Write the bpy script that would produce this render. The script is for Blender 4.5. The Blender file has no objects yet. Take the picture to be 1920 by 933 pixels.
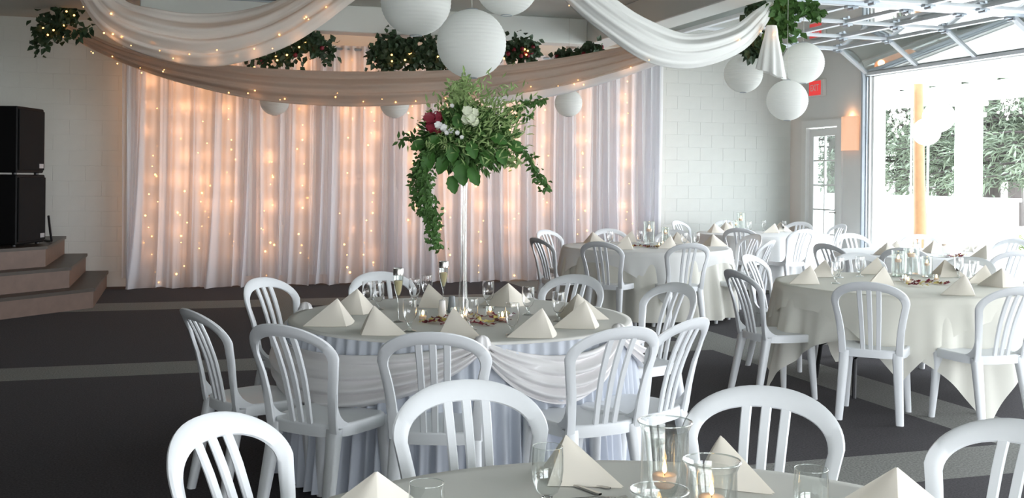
import bpy, math, random
import numpy as np
from mathutils import Vector, Matrix
random.seed(7)
rng = np.random.default_rng(7)
S = bpy.context.scene
COL = S.collection
PI = math.pi

# ------------------------------------------------------------------ camera
F_PX, HOR, EYE, YAW, ROLL = 1970.0, 333.0, 1.5, math.radians(17.5), 0.010
_c, _s = math.cos(YAW), math.sin(YAW)
FW = Vector((_s, _c, 0)); RT0 = Vector((_c, -_s, 0)); UP0 = Vector((0, 0, 1))
RT = RT0 * math.cos(ROLL) + UP0 * math.sin(ROLL)
UP = UP0 * math.cos(ROLL) - RT0 * math.sin(ROLL)
ORG = Vector((0, 0, EYE))
cd = bpy.data.cameras.new('camera'); cam = bpy.data.objects.new('camera', cd); COL.objects.link(cam)
cam.matrix_world = Matrix(((RT.x, UP.x, -FW.x, 0), (RT.y, UP.y, -FW.y, 0), (RT.z, UP.z, -FW.z, EYE), (0, 0, 0, 1)))
cd.sensor_width = 36.0; cd.lens = F_PX / 1920 * 36.0
cd.shift_y = -(466.5 - HOR) / 1920
cd.clip_start = 0.05; cd.clip_end = 400
S.camera = cam

def ray(px, py): return FW + RT * ((px - 960) / F_PX) + UP * ((HOR - py) / F_PX)
def spot(px, py, z):                      # where the sight line through a pixel meets height z
    d = ray(px, py); return ORG + d * ((z - EYE) / d.z)
def on_y(px, py, y):
    d = ray(px, py); return ORG + d * (y / d.y)
def on_x(px, py, x):
    d = ray(px, py); return ORG + d * (x / d.x)
def deep(px, py, t): return ORG + ray(px, py) * t

# ------------------------------------------------------------------ light
S.view_settings.view_transform = 'Standard'; S.view_settings.look = 'None'
S.view_settings.gamma = 1; S.view_settings.use_curve_mapping = False
S.view_settings.exposure = 0.60
S.cycles.use_denoising = True
S.cycles.max_bounces = 12; S.cycles.diffuse_bounces = 5; S.cycles.glossy_bounces = 5
S.cycles.transmission_bounces = 10; S.cycles.transparent_max_bounces = 24
S.cycles.caustics_reflective = False; S.cycles.caustics_refractive = False
S.cycles.sample_clamp_indirect = 8
W = bpy.data.worlds.new('overcast'); S.world = W; W.use_nodes = True
wt = W.node_tree; bg = wt.nodes['Background']
tc = wt.nodes.new('ShaderNodeTexCoord'); sep = wt.nodes.new('ShaderNodeSeparateXYZ')
rp = wt.nodes.new('ShaderNodeValToRGB')
wt.links.new(tc.outputs['Generated'], sep.inputs[0]); wt.links.new(sep.outputs['Z'], rp.inputs[0])
rp.color_ramp.elements[0].color = (0.93, 0.96, 1.0, 1); rp.color_ramp.elements[0].position = 0.0
rp.color_ramp.elements[1].color = (0.80, 0.89, 1.0, 1); rp.color_ramp.elements[1].position = 0.8
wt.links.new(rp.outputs[0], bg.inputs[0])
bg.inputs[1].default_value = 8.5

WALL_R, WALL_B, WALL_L, WALL_F, CEIL = 9.43, 14.9, -9.0, -3.0, 3.52
DOORS = [(9.6, 12.85), (6.0, 9.25), (2.4, 5.65), (-1.5, 1.75)]      # garage openings in the right wall
REAR = [(-1.6, 1.6), (2.4, 5.6)]                         # window openings behind the camera
OPEN_H = 3.05
def portal(loc, rot, sx, sy):
    l = bpy.data.lights.new('daylight_portal', 'AREA'); l.shape = 'RECTANGLE'; l.size = sx; l.size_y = sy
    l.cycles.is_portal = True
    o = bpy.data.objects.new('daylight_portal', l); COL.objects.link(o); o.location = loc; o.rotation_euler = rot
for a, b in DOORS: portal((WALL_R + .12, (a + b) / 2, OPEN_H / 2), (0, math.radians(90), 0), OPEN_H, b - a)
for a, b in REAR: portal(((a + b) / 2, WALL_F - .1, 1.33), (math.radians(90), 0, 0), b - a, 2.05)

# ------------------------------------------------------------------ mesh helpers
class MB:
    def __init__(s): s.v = []; s.f = []
    def add(s, vs, fs):
        n = len(s.v); s.v.extend([tuple(p) for p in vs]); s.f.extend([tuple(i + n for i in f) for f in fs])
    def box(s, lo, hi, bev=0.0, M=None):
        x0, y0, z0 = lo; x1, y1, z1 = hi
        if bev <= 0:
            vs = [(x0,y0,z0),(x1,y0,z0),(x1,y1,z0),(x0,y1,z0),(x0,y0,z1),(x1,y0,z1),(x1,y1,z1),(x0,y1,z1)]
            fs = [(3,2,1,0),(4,5,6,7),(0,1,5,4),(1,2,6,5),(2,3,7,6),(3,0,4,7)]
        else:
            vs, idx = [], {}
            b = bev
            for i in (0,1):
                for j in (0,1):
                    for k in (0,1):
                        X = (x0,x1)[i]; Y = (y0,y1)[j]; Z = (z0,z1)[k]
                        dx, dy, dz = (b,-b)[i], (b,-b)[j], (b,-b)[k]
                        for ax, p in enumerate(((X,Y+dy,Z+dz),(X+dx,Y,Z+dz),(X+dx,Y+dy,Z))):
                            idx[i,j,k,ax] = len(vs); vs.append(p)
            q = lambda a,b_,c,d: (a,b_,c,d)
            g = lambda i,j,k,ax: idx[i,j,k,ax]
            fs = [q(g(0,0,0,0),g(0,0,1,0),g(0,1,1,0),g(0,1,0,0)), q(g(1,0,0,0),g(1,1,0,0),g(1,1,1,0),g(1,0,1,0)),
                  q(g(0,0,0,1),g(1,0,0,1),g(1,0,1,1),g(0,0,1,1)), q(g(0,1,0,1),g(0,1,1,1),g(1,1,1,1),g(1,1,0,1)),
                  q(g(0,0,0,2),g(0,1,0,2),g(1,1,0,2),g(1,0,0,2)), q(g(0,0,1,2),g(1,0,1,2),g(1,1,1,2),g(0,1,1,2))]
            for i in (0,1):
                for j in (0,1):
                    fs.append((g(i,j,0,0),g(i,j,1,0),g(i,j,1,1),g(i,j,0,1)))
            for i in (0,1):
                for k in (0,1):
                    fs.append((g(i,0,k,0),g(i,1,k,0),g(i,1,k,2),g(i,0,k,2)))
            for j in (0,1):
                for k in (0,1):
                    fs.append((g(0,j,k,1),g(1,j,k,1),g(1,j,k,2),g(0,j,k,2)))
            for i in (0,1):
                for j in (0,1):
                    for k in (0,1): fs.append((g(i,j,k,0),g(i,j,k,1),g(i,j,k,2)))
        if M is not None: vs = [M @ Vector(p) for p in vs]
        s.add(vs, fs)
    def tube(s, pts, rad, n=8, caps=True, flat=None):
        pts = [Vector(p) for p in pts]; m = len(pts)
        if not hasattr(rad, '__len__'): rad = [rad] * m
        vs, fs = [], []
        t0 = (pts[1] - pts[0]).normalized()
        ref = Vector((0,0,1)) if abs(t0.z) < .9 else Vector((1,0,0))
        u = t0.cross(ref).normalized()
        for i, p in enumerate(pts):
            t = (pts[min(i+1,m-1)] - pts[max(i-1,0)])
            t = t.normalized() if t.length > 1e-9 else t0
            u = (u - t * u.dot(t))
            u = u.normalized() if u.length > 1e-6 else t.orthogonal().normalized()
            w = t.cross(u)
            for k in range(n):
                a = 2*PI*k/n; fl = 1 if flat is None else flat
                vs.append(p + u*math.cos(a)*rad[i] + w*math.sin(a)*rad[i]*fl)
        for i in range(m-1):
            for k in range(n):
                a, b = i*n+k, i*n+(k+1)%n
                fs.append((a, b, b+n, a+n))
        if caps:
            fs.append(tuple(range(n))[::-1]); fs.append(tuple((m-1)*n+k for k in range(n)))
        s.add(vs, fs)
    def lathe(s, prof, n=24, c=(0,0,0)):
        vs, fs, rows = [], [], []
        for r, z in prof:
            if r < 1e-6: rows.append([len(vs)]); vs.append((c[0], c[1], c[2]+z))
            else:
                rows.append(list(range(len(vs), len(vs)+n)))
                for k in range(n):
                    a = 2*PI*k/n; vs.append((c[0]+r*math.cos(a), c[1]+r*math.sin(a), c[2]+z))
        for A, B in zip(rows, rows[1:]):
            for k in range(n):
                k2 = (k+1) % n
                if len(A) == 1 and len(B) == 1: continue
                if len(A) == 1: fs.append((A[0], B[k2], B[k]))
                elif len(B) == 1: fs.append((A[k], A[k2], B[0]))
                else: fs.append((A[k], A[k2], B[k2], B[k]))
        s.add(vs, fs)
    def grid(s, P, wrap=False):
        P = np.asarray(P); a, b = P.shape[:2]
        vs = P.reshape(-1, 3).tolist(); fs = []
        for i in range(a-1):
            for j in range(b if wrap else b-1):
                j2 = (j+1) % b
                fs.append((i*b+j, i*b+j2, (i+1)*b+j2, (i+1)*b+j))
        s.add(vs, fs)
    def shell(s, P, th):                  # a grid surface given thickness th
        P = np.asarray(P, float); du = np.gradient(P, axis=0); dv = np.gradient(P, axis=1)
        n = np.cross(du, dv); n /= (np.linalg.norm(n, axis=2, keepdims=True) + 1e-9)
        A = P + n*th/2; B = P - n*th/2; a, b = P.shape[:2]
        vs = A.reshape(-1,3).tolist() + B.reshape(-1,3).tolist(); fs = []; N = a*b
        for i in range(a-1):
            for j in range(b-1):
                q = (i*b+j, i*b+j+1, (i+1)*b+j+1, (i+1)*b+j)
                fs.append(q); fs.append(tuple(N+k for k in q[::-1]))
        edge = [(0,j) for j in range(b)] + [(i,b-1) for i in range(1,a)] + [(a-1,j) for j in range(b-2,-1,-1)] + [(i,0) for i in range(a-2,0,-1)]
        for (i,j),(k,l) in zip(edge, edge[1:]+edge[:1]):
            p, q = i*b+j, k*b+l; fs.append((p, N+p, N+q, q))
        s.add(vs, fs)
    def ball(s, c, r, n=8, m=6, sq=1.0):
        s.lathe([(r*math.sin(PI*i/m), -r*sq*math.cos(PI*i/m)) for i in range(m+1)], n, c)
    def leaf(s, p, d, up, L, w, droop=.15):
        d = d.normalized(); x = d.cross(up)
        x = x.normalized() if x.length > 1e-5 else d.orthogonal().normalized()
        nrm = x.cross(d)
        v = [p, p+d*L*.4+x*w*.5+nrm*w*.12, p+d*L*.45, p+d*L*.4-x*w*.5+nrm*w*.12, p+d*L-nrm*L*droop, p+d*L*.72+x*w*.3, p+d*L*.72-x*w*.3]
        s.add(v, [(0,1,2),(0,2,3),(1,5,2),(5,4,2),(2,6,3),(2,4,6)])
    def build(s, name, mat, parent=None, smooth=40, loc=None):
        me = bpy.data.meshes.new(name); me.from_pydata(s.v, [], s.f); me.update()
        if smooth:
            me.polygons.foreach_set('use_smooth', [True]*len(me.polygons))
            if smooth < 180: me.set_sharp_from_angle(angle=math.radians(smooth))
        me.materials.append(mat)
        o = bpy.data.objects.new(name, me); COL.objects.link(o)
        if parent: o.parent = parent
        if loc is not None: o.location = loc
        return o

def empty(name, label, cat, loc=(0,0,0), rz=0, group=None):
    o = bpy.data.objects.new(name, None); COL.objects.link(o)
    o.location = loc; o.rotation_euler = (0,0,rz); o.empty_display_size = .1
    return tag(o, label, cat, group)
def tag(o, label, cat, group=None):
    o['label'] = label; o['category'] = cat
    if group: o['group'] = group
    return o
def stuff(o): o['kind'] = 'stuff'; return o
def struct(o): o['kind'] = 'structure'; return o
def tree_copy(root, kids):
    r = root.copy(); COL.objects.link(r)
    for ch, sub in kids:
        c = ch.copy(); COL.objects.link(c); c.parent = r
        for g in sub:
            d = g.copy(); COL.objects.link(d); d.parent = c
    return r
class Kind:                               # first use gives the original, later uses give copies
    def __init__(s, make): s.make = make; s.root = None; s.used = False
    def put(s, label, cat, loc, rz=0, group=None, scale=1.0):
        if s.root is None:
            s.root = o = s.make(); s.kids = [(c, list(c.children)) for c in o.children]
        else: o = tree_copy(s.root, s.kids)
        o.location = loc; o.rotation_euler = (0,0,rz); o.scale = (scale,)*3
        if 'group' in o: del o['group']
        return tag(o, label, cat, group)

# ------------------------------------------------------------------ materials
def mat(name, col, rough=.6, metal=0, spec=.5, noise=0.0, nscale=20, bump=0.0, bscale=200, emit=None, estr=0, coat=0, sss=0):
    m = bpy.data.materials.new(name); m.use_nodes = True; t = m.node_tree; b = t.nodes['Principled BSDF']
    b.inputs['Base Color'].default_value = (*col, 1); b.inputs['Roughness'].default_value = rough
    b.inputs['Metallic'].default_value = metal; b.inputs['Specular IOR Level'].default_value = spec
    if coat: b.inputs['Coat Weight'].default_value = coat
    if emit: b.inputs['Emission Color'].default_value = (*emit, 1); b.inputs['Emission Strength'].default_value = estr
    if noise or bump:
        tcn = t.nodes.new('ShaderNodeTexCoord')
    if noise:
        n = t.nodes.new('ShaderNodeTexNoise'); n.inputs['Scale'].default_value = nscale; n.inputs['Detail'].default_value = 5
        t.links.new(tcn.outputs['Object'], n.inputs['Vector'])
        h = t.nodes.new('ShaderNodeHueSaturation'); h.inputs['Color'].default_value = (*col, 1)
        mr = t.nodes.new('ShaderNodeMapRange'); mr.inputs[3].default_value = 1-noise; mr.inputs[4].default_value = 1+noise
        t.links.new(n.outputs[0], mr.inputs[0]); t.links.new(mr.outputs[0], h.inputs['Value']); t.links.new(h.outputs[0], b.inputs['Base Color'])
    if bump:
        n = t.nodes.new('ShaderNodeTexNoise'); n.inputs['Scale'].default_value = bscale; n.inputs['Detail'].default_value = 3
        t.links.new(tcn.outputs['Object'], n.inputs['Vector'])
        bp = t.nodes.new('ShaderNodeBump'); bp.inputs['Strength'].default_value = bump; bp.inputs['Distance'].default_value = .003
        t.links.new(n.outputs[0], bp.inputs['Height']); t.links.new(bp.outputs[0], b.inputs['Normal'])
    return m
def cloth(name, col, trans=.35, clear=0.0, sheen=True, weave=600, rough=.8):
    m = bpy.data.materials.new(name); m.use_nodes = True; t = m.node_tree; b = t.nodes['Principled BSDF']
    out = t.nodes['Material Output']
    b.inputs['Base Color'].default_value = (*col, 1); b.inputs['Roughness'].default_value = rough
    b.inputs['Specular IOR Level'].default_value = .2 if rough > .6 else .5
    tcn = t.nodes.new('ShaderNodeTexCoord'); n = t.nodes.new('ShaderNodeTexNoise'); n.inputs['Scale'].default_value = weave
    t.links.new(tcn.outputs['Object'], n.inputs['Vector'])
    bp = t.nodes.new('ShaderNodeBump'); bp.inputs['Strength'].default_value = .12; bp.inputs['Distance'].default_value = .001
    t.links.new(n.outputs[0], bp.inputs['Height']); t.links.new(bp.outputs[0], b.inputs['Normal'])
    tr = t.nodes.new('ShaderNodeBsdfTranslucent'); tr.inputs[0].default_value = (*col, 1)
    mx = t.nodes.new('ShaderNodeMixShader'); mx.inputs[0].default_value = trans
    t.links.new(b.outputs[0], mx.inputs[1]); t.links.new(tr.outputs[0], mx.inputs[2]); last = mx
    if clear:
        tp = t.nodes.new('ShaderNodeBsdfTransparent'); m2 = t.nodes.new('ShaderNodeMixShader'); m2.inputs[0].default_value = clear
        t.links.new(last.outputs[0], m2.inputs[1]); t.links.new(tp.outputs[0], m2.inputs[2]); last = m2
    t.links.new(last.outputs[0], out.inputs[0]); return m
def glass(name, col=(1,1,1), ior=1.45, rough=0):
    m = bpy.data.materials.new(name); m.use_nodes = True; t = m.node_tree
    t.nodes.remove(t.nodes['Principled BSDF']); g = t.nodes.new('ShaderNodeBsdfGlass')
    g.inputs['Color'].default_value = (*col, 1); g.inputs['IOR'].default_value = ior; g.inputs['Roughness'].default_value = rough
    t.links.new(g.outputs[0], t.nodes['Material Output'].inputs[0]); return m
def thin_glass(name, tint=(.96,.98,.97), base=.06, edge=.75, gl=1.0):
    m = bpy.data.materials.new(name); m.use_nodes = True; t = m.node_tree
    t.nodes.remove(t.nodes['Principled BSDF'])
    tp = t.nodes.new('ShaderNodeBsdfTransparent'); tp.inputs[0].default_value = (*tint, 1)
    gs = t.nodes.new('ShaderNodeBsdfGlossy'); gs.inputs['Roughness'].default_value = .02; gs.inputs[0].default_value = (gl,gl,gl,1)
    lw = t.nodes.new('ShaderNodeLayerWeight'); lw.inputs[0].default_value = .5
    pw = t.nodes.new('ShaderNodeMath'); pw.operation = 'POWER'; pw.inputs[1].default_value = 2.4
    mr = t.nodes.new('ShaderNodeMapRange'); mr.inputs[3].default_value = base; mr.inputs[4].default_value = edge
    mx = t.nodes.new('ShaderNodeMixShader')
    t.links.new(lw.outputs['Facing'], pw.inputs[0]); t.links.new(pw.outputs[0], mr.inputs[0]); t.links.new(mr.outputs[0], mx.inputs[0])
    cr = t.nodes.new('ShaderNodeMix'); cr.data_type = 'RGBA'; cr.inputs[6].default_value = (*tint, 1); cr.inputs[7].default_value = (.52,.55,.55,1)
    p4 = t.nodes.new('ShaderNodeMath'); p4.operation = 'POWER'; p4.inputs[1].default_value = 4.0; t.links.new(lw.outputs['Facing'], p4.inputs[0])
    t.links.new(p4.outputs[0], cr.inputs[0]); t.links.new(cr.outputs[2], tp.inputs[0])      # longer path through the glass at grazing angles
    t.links.new(tp.outputs[0], mx.inputs[1]); t.links.new(gs.outputs[0], mx.inputs[2])
    t.links.new(mx.outputs[0], t.nodes['Material Output'].inputs[0]); return m
def glow(name, col, strength):
    m = bpy.data.materials.new(name); m.use_nodes = True; t = m.node_tree
    t.nodes.remove(t.nodes['Principled BSDF']); e = t.nodes.new('ShaderNodeEmission')
    e.inputs[0].default_value = (*col, 1); e.inputs[1].default_value = strength
    t.links.new(e.outputs[0], t.nodes['Material Output'].inputs[0])
    m.cycles.emission_sampling = 'NONE'; return m

M = {}
M['block'] = mat('painted_block', (.66,.68,.65), .6, noise=.04, nscale=6, bump=.25, bscale=90)
M['mortar'] = mat('painted_mortar', (.65,.67,.64), .7)
M['plaster'] = mat('wall_paint', (.74,.74,.72), .6, noise=.03, nscale=4, bump=.1, bscale=120)
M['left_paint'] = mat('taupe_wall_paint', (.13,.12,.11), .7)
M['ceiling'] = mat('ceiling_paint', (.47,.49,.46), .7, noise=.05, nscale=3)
M['beam'] = mat('white_beam_paint', (.74,.76,.73), .5, noise=.02, nscale=5)
M['white_trim'] = mat('white_trim_paint', (.80,.80,.78), .4, noise=.02, nscale=9)
M['resin'] = mat('white_resin', (.78,.80,.82), .38, noise=.02, nscale=30, bump=.05, bscale=300)
M['ivory'] = cloth('ivory_cloth', (.87,.855,.775), .20)
M['white_cloth'] = cloth('white_cloth', (.88,.885,.87), .22)
M['grey_cloth'] = cloth('grey_beige_cloth', (.80,.79,.745), .08)
M['skirt'] = cloth('white_pleated_skirt', (.80,.84,.92), .25)
M['satin'] = cloth('white_satin', (.90,.88,.88), .10, rough=.28)
M['napkin'] = cloth('cream_napkin', (.88,.83,.74), .15, weave=900)
M['sheer'] = cloth('sheer_white_voile', (.86,.86,.90), .38, clear=.20)
M['lining'] = cloth('white_voile_layers', (.89,.89,.90), .30)
M['swag'] = cloth('ceiling_swag_voile', (.86,.82,.78), .45, clear=.05)
M['swag_warm'] = cloth('beige_voile', (.74,.64,.56), .45, clear=.05)
M['glass'] = glass('clear_glass')
M['thin'] = thin_glass('thin_clear_glass', (.93,.95,.94), .10, .85)
M['cyl'] = thin_glass('cylinder_glass', (.975,.98,.975), .045, .8)
M['thin_rim'] = thin_glass('glass_rim', (.9,.93,.92), .25, .95)
M['pane'] = thin_glass('window_pane', (.93,.96,.95), .10, .9)
M['water'] = glass('water', (1,1,1), 1.33)
M['champagne'] = mat('champagne', (.75,.62,.35), .1)
M['steel'] = mat('stainless_steel', (.62,.60,.57), .25, metal=1)
M['alu'] = mat('white_aluminium', (.74,.77,.80), .4, noise=.02, nscale=12)
M['galv'] = mat('galvanised_steel', (.42,.46,.50), .45, metal=.6, noise=.1, nscale=25)
M['black'] = mat('black_cabinet', (.004,.004,.0045), .6, spec=.2, bump=.2, bscale=400)
M['grille'] = mat('black_grille', (.006,.006,.0065), .8, spec=.2, bump=.5, bscale=900)
M['black_metal'] = mat('black_metal', (.02,.02,.022), .4, metal=.3)
M['stage_wood'] = mat('stage_riser_wood', (.13,.078,.055), .5, noise=.25, nscale=9)
M['stage_tread'] = mat('stage_tread_wood', (.055,.042,.032), .4, spec=.3, noise=.25, nscale=9)
M['paper'] = cloth('white_paper', (.90,.91,.89), .45, weave=60)
M['leaf'] = mat('green_leaf', (.055,.125,.03), .6, spec=.25, noise=.6, nscale=14)
M['leaf_big'] = mat('broad_leaf', (.045,.13,.025), .55, spec=.25, noise=.35, nscale=20)
M['leaf_dark'] = mat('dark_ivy_leaf', (.030,.065,.028), .5, noise=.45, nscale=9)
M['leaf_pale'] = mat('pale_fern_leaf', (.24,.34,.13), .6, spec=.25, noise=.3, nscale=14)
M['shrub'] = mat('pale_shrub_leaf', (.34,.42,.22), .7, noise=.25, nscale=3)
M['stem'] = mat('green_stem', (.08,.12,.04), .6)
M['rose_white'] = mat('cream_petal', (.72,.76,.58), .6, noise=.1, nscale=60)
M['rose_red'] = mat('dark_red_petal', (.20,.012,.028), .5, noise=.3, nscale=60)
M['bloom_white'] = mat('white_petal', (.78,.78,.76), .6)
M['petal_yellow'] = mat('yellow_petal', (.78,.66,.22), .6)
M['wax'] = mat('white_wax', (.80,.76,.72), .5)
M['wax_pink'] = mat('pale_candle_wax', (.84,.68,.58), .5, emit=(1,.45,.2), estr=.10)
M['flame'] = glow('candle_flame', (1,.62,.25), 9)
M['bulb'] = glow('warm_bulb', (1,.44,.12), 4.5)
M['bulb_white'] = glow('white_bulb', (1,.97,.92), 7)
M['wire'] = mat('thin_cable', (.55,.55,.5), .6)
M['shaker'] = mat('white_ceramic', (.86,.85,.84), .25)
M['shaker_grey'] = mat('grey_ceramic', (.24,.27,.29), .35)
M['log'] = mat('peeled_log', (.19,.095,.036), .6, noise=.3, nscale=6)
M['bark'] = mat('tree_bark', (.05,.043,.04), .9, noise=.3, nscale=6)
M['needle'] = mat('pine_needles', (.115,.145,.10), .7, noise=.4, nscale=2)
M['patio'] = mat('patio_concrete', (.62,.61,.58), .8, noise=.06, nscale=2)
M['bright_ground'] = mat('overexposed_ground', (.66,.65,.56), .9, noise=.08, nscale=1.5)  # overexposed sunlit ground put into the pale base colour
M['sign_white'] = mat('sign_housing', (.72,.72,.70), .5)
M['sign_red'] = mat('sign_red', (.75,.06,.06), .5, emit=(1,.05,.05), estr=.35)
M['reflection_glow'] = mat('amber_reflection', (.85,.66,.52), .4, emit=(1,.45,.22), estr=.40)  # warm wall reflection put into the colour and emission
M['vent'] = mat('grey_vent', (.12,.13,.14), .5)

def carpet():
    m = bpy.data.materials.new('striped_carpet'); m.use_nodes = True; t = m.node_tree; b = t.nodes['Principled BSDF']
    tcn = t.nodes.new('ShaderNodeTexCoord'); sp = t.nodes.new('ShaderNodeSeparateXYZ'); t.links.new(tcn.outputs['Object'], sp.inputs[0])
    def band(sock, mid, half):
        a = t.nodes.new('ShaderNodeMath'); a.operation = 'COMPARE'; a.inputs[1].default_value = mid; a.inputs[2].default_value = half
        t.links.new(sock, a.inputs[0]); return a.outputs[0]
    socks = [band(sp.outputs['Y'], *v) for v in ((4.65,.25),(8.58,.27),(12.65,.36),(.7,.25),(-3.2,.25))]
    socks += [band(sp.outputs['X'], *v) for v in ((1.17,.25),(4.75,.26),(8.35,.25),(-2.5,.25))]
    cur = socks[0]
    for k in socks[1:]:
        a = t.nodes.new('ShaderNodeMath'); a.operation = 'MAXIMUM'; t.links.new(cur, a.inputs[0]); t.links.new(k, a.inputs[1]); cur = a.outputs[0]
    mx = t.nodes.new('ShaderNodeMix'); mx.data_type = 'RGBA'; mx.inputs[6].default_value = (.050,.046,.050,1); mx.inputs[7].default_value = (.21,.21,.195,1)
    t.links.new(cur, mx.inputs[0])
    n = t.nodes.new('ShaderNodeTexNoise'); n.inputs['Scale'].default_value = 90; n.inputs['Detail'].default_value = 6; t.links.new(tcn.outputs['Object'], n.inputs['Vector'])
    mr = t.nodes.new('ShaderNodeMapRange'); mr.inputs[1].default_value = .3; mr.inputs[2].default_value = .7; mr.inputs[3].default_value = .6; mr.inputs[4].default_value = 1.4
    t.links.new(n.outputs[0], mr.inputs[0])
    h = t.nodes.new('ShaderNodeHueSaturation'); t.links.new(mx.outputs[2], h.inputs['Color']); t.links.new(mr.outputs[0], h.inputs['Value'])
    t.links.new(h.outputs[0], b.inputs['Base Color']); b.inputs['Roughness'].default_value = .95; b.inputs['Specular IOR Level'].default_value = .15; b.inputs['Sheen Weight'].default_value = .03; b.inputs['Sheen Roughness'].default_value = .4
    bp = t.nodes.new('ShaderNodeBump'); bp.inputs['Strength'].default_value = .5; bp.inputs['Distance'].default_value = .004
    n2 = t.nodes.new('ShaderNodeTexNoise'); n2.inputs['Scale'].default_value = 300; t.links.new(tcn.outputs['Object'], n2.inputs['Vector'])
    t.links.new(n2.outputs[0], bp.inputs['Height']); t.links.new(bp.outputs[0], b.inputs['Normal']); return m
M['carpet'] = carpet()

# ------------------------------------------------------------------ room shell
b = MB(); b.box((WALL_L-.2, WALL_F-.2, -.2), (WALL_R+.2, WALL_B+.2, 0)); struct(b.build('floor', M['carpet'], smooth=0))
b = MB(); b.box((WALL_L-.2, WALL_F-.2, CEIL), (WALL_R+.2, WALL_B+.2, CEIL+.2)); struct(b.build('ceiling', M['ceiling'], smooth=0))
b = MB(); b.box((WALL_L-.2, WALL_B, 0), (WALL_R+.2, WALL_B+.2, CEIL)); wall_back = struct(b.build('wall_back', M['mortar'], smooth=0))
bw, bh, gap = .400, .200, .0045
blk = MB(); blk.box((gap/2, -.004, gap/2), (bw-gap/2, 0, bh-gap/2), .0015)
blk0 = None
def place_blocks(x0, x1, z0=0.0):
    global blk0
    for r in range(int(CEIL/bh)):
        z = r*bh
        if z < z0: continue
        x = x0 - (bw/2 if r % 2 else 0)
        while x < x1:
            if x + bw <= x1 + .21 and x + bw <= WALL_R:
                if blk0 is None: o = blk0 = blk.build('block', M['block'], wall_back, smooth=0)
                else: o = blk0.copy(); COL.objects.link(o); o.parent = wall_back
                o.location = (x, WALL_B, z)
            x += bw
place_blocks(-3.4, -.6); place_blocks(6.8, WALL_R)
b = MB(); b.box((WALL_L-.2, WALL_F, 0), (WALL_L, WALL_B, CEIL)); struct(b.build('wall_left', M['left_paint'], smooth=0))
b = MB()                                   # right wall with its openings
GD = (13.60, 14.42, 2.33)                 # glazed door
edges = sorted([(a, c, OPEN_H) for a, c in DOORS] + [GD])
y = WALL_F
for a, c, h in edges:
    b.box((WALL_R, y, 0), (WALL_R+.2, a, CEIL)); b.box((WALL_R, a, h), (WALL_R+.2, c, CEIL)); y = c
b.box((WALL_R, y, 0), (WALL_R+.2, WALL_B, CEIL)); struct(b.build('wall_right', M['plaster'], smooth=0))
b = MB(); x = WALL_L
for a, c in REAR:
    b.box((x, WALL_F-.2, 0), (a, WALL_F, CEIL)); b.box((a, WALL_F-.2, 0), (c, WALL_F, .3)); b.box((a, WALL_F-.2, 2.35), (c, WALL_F, CEIL)); x = c
b.box((x, WALL_F-.2, 0), (WALL_R, WALL_F, CEIL)); struct(b.build('wall_front', M['plaster'], smooth=0))
# ceiling beams
b = MB(); b.box((on_y(262, 30, 12.42).x, 12.42, 3.2), (4.9, 12.72, CEIL), .01); struct(b.build('trim_1', M['beam'], smooth=0))
b = MB(); b.box((4.9, -2, 3.2), (5.25, 13.2, CEIL), .01); struct(b.build('trim_2', M['beam'], smooth=0))
b = MB(); b.box((-3.0, WALL_B-.03, 0), (-1.0, WALL_B-.013, .09)); b.box((6.9, WALL_B-.03, 0), (WALL_R, WALL_B-.013, .09)); struct(b.build('baseboard_back', M['white_trim'], smooth=0))
# ceiling vent
v = empty('ceiling_vent', 'dark grey slotted air vent in the ceiling above the left swag', 'vent', (0.6, 12.1, CEIL))
b = MB()
for q in ((-.62,-.3,-.57,.3),(.57,-.3,.62,.3),(-.57,-.3,.57,-.26),(-.57,.26,.57,.3)): b.box((q[0],q[1],-.03),(q[2],q[3],-.001))
b.build('vent_frame', M['galv'], v, smooth=0)
for k in range(6):
    b = MB(); b.box((-.57,-.24+k*.085,-.02),(.57,-.19+k*.085,-.004)); b.build('slat', M['vent'], v, smooth=0)

# glazed door in the right wall
d = bpy.data.objects.new('door_1', None); COL.objects.link(d); struct(d); d.location = (WALL_R, 14.01, 0)
b = MB()
for q in ((-.53,-.41,0,2.44),(.41,.53,0,2.44),(-.41,.41,2.33,2.44)): b.box((-.03,q[0],q[2]),(.0,q[1],q[3]))
b.build('casing', M['white_trim'], d, smooth=0)
b = MB()
for q in ((-.40,-.28,.02,2.31),(.28,.40,.02,2.31),(-.28,.28,2.19,2.31),(-.28,.28,.02,.30)): b.box((.03,q[0],q[2]),(.075,q[1],q[3]))
b.build('door_leaf', M['white_trim'], d, smooth=0)
for k in range(1,5):
    b = MB(); b.box((.035,-.28,.30+k*.378-.012),(.07,.28,.30+k*.378+.012)); b.build('muntin', M['white_trim'], d, smooth=0)
b = MB(); b.box((.036,-.012,.30),(.069,.012,2.19)); b.build('muntin', M['white_trim'], d, smooth=0)
for i in range(2):
    for k in range(5):
        b = MB(); y0 = -.28+i*.292; b.box((.05,y0,.312+k*.378),(.054,y0+.268,.312+k*.378+.354)); b.build('pane', M['pane'], d, smooth=0)
b = MB(); b.tube([(.03,-.34,1.02),(-.03,-.34,1.02),(-.04,-.25,1.02)], .011); b.build('door_handle', M['steel'], d)

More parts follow.
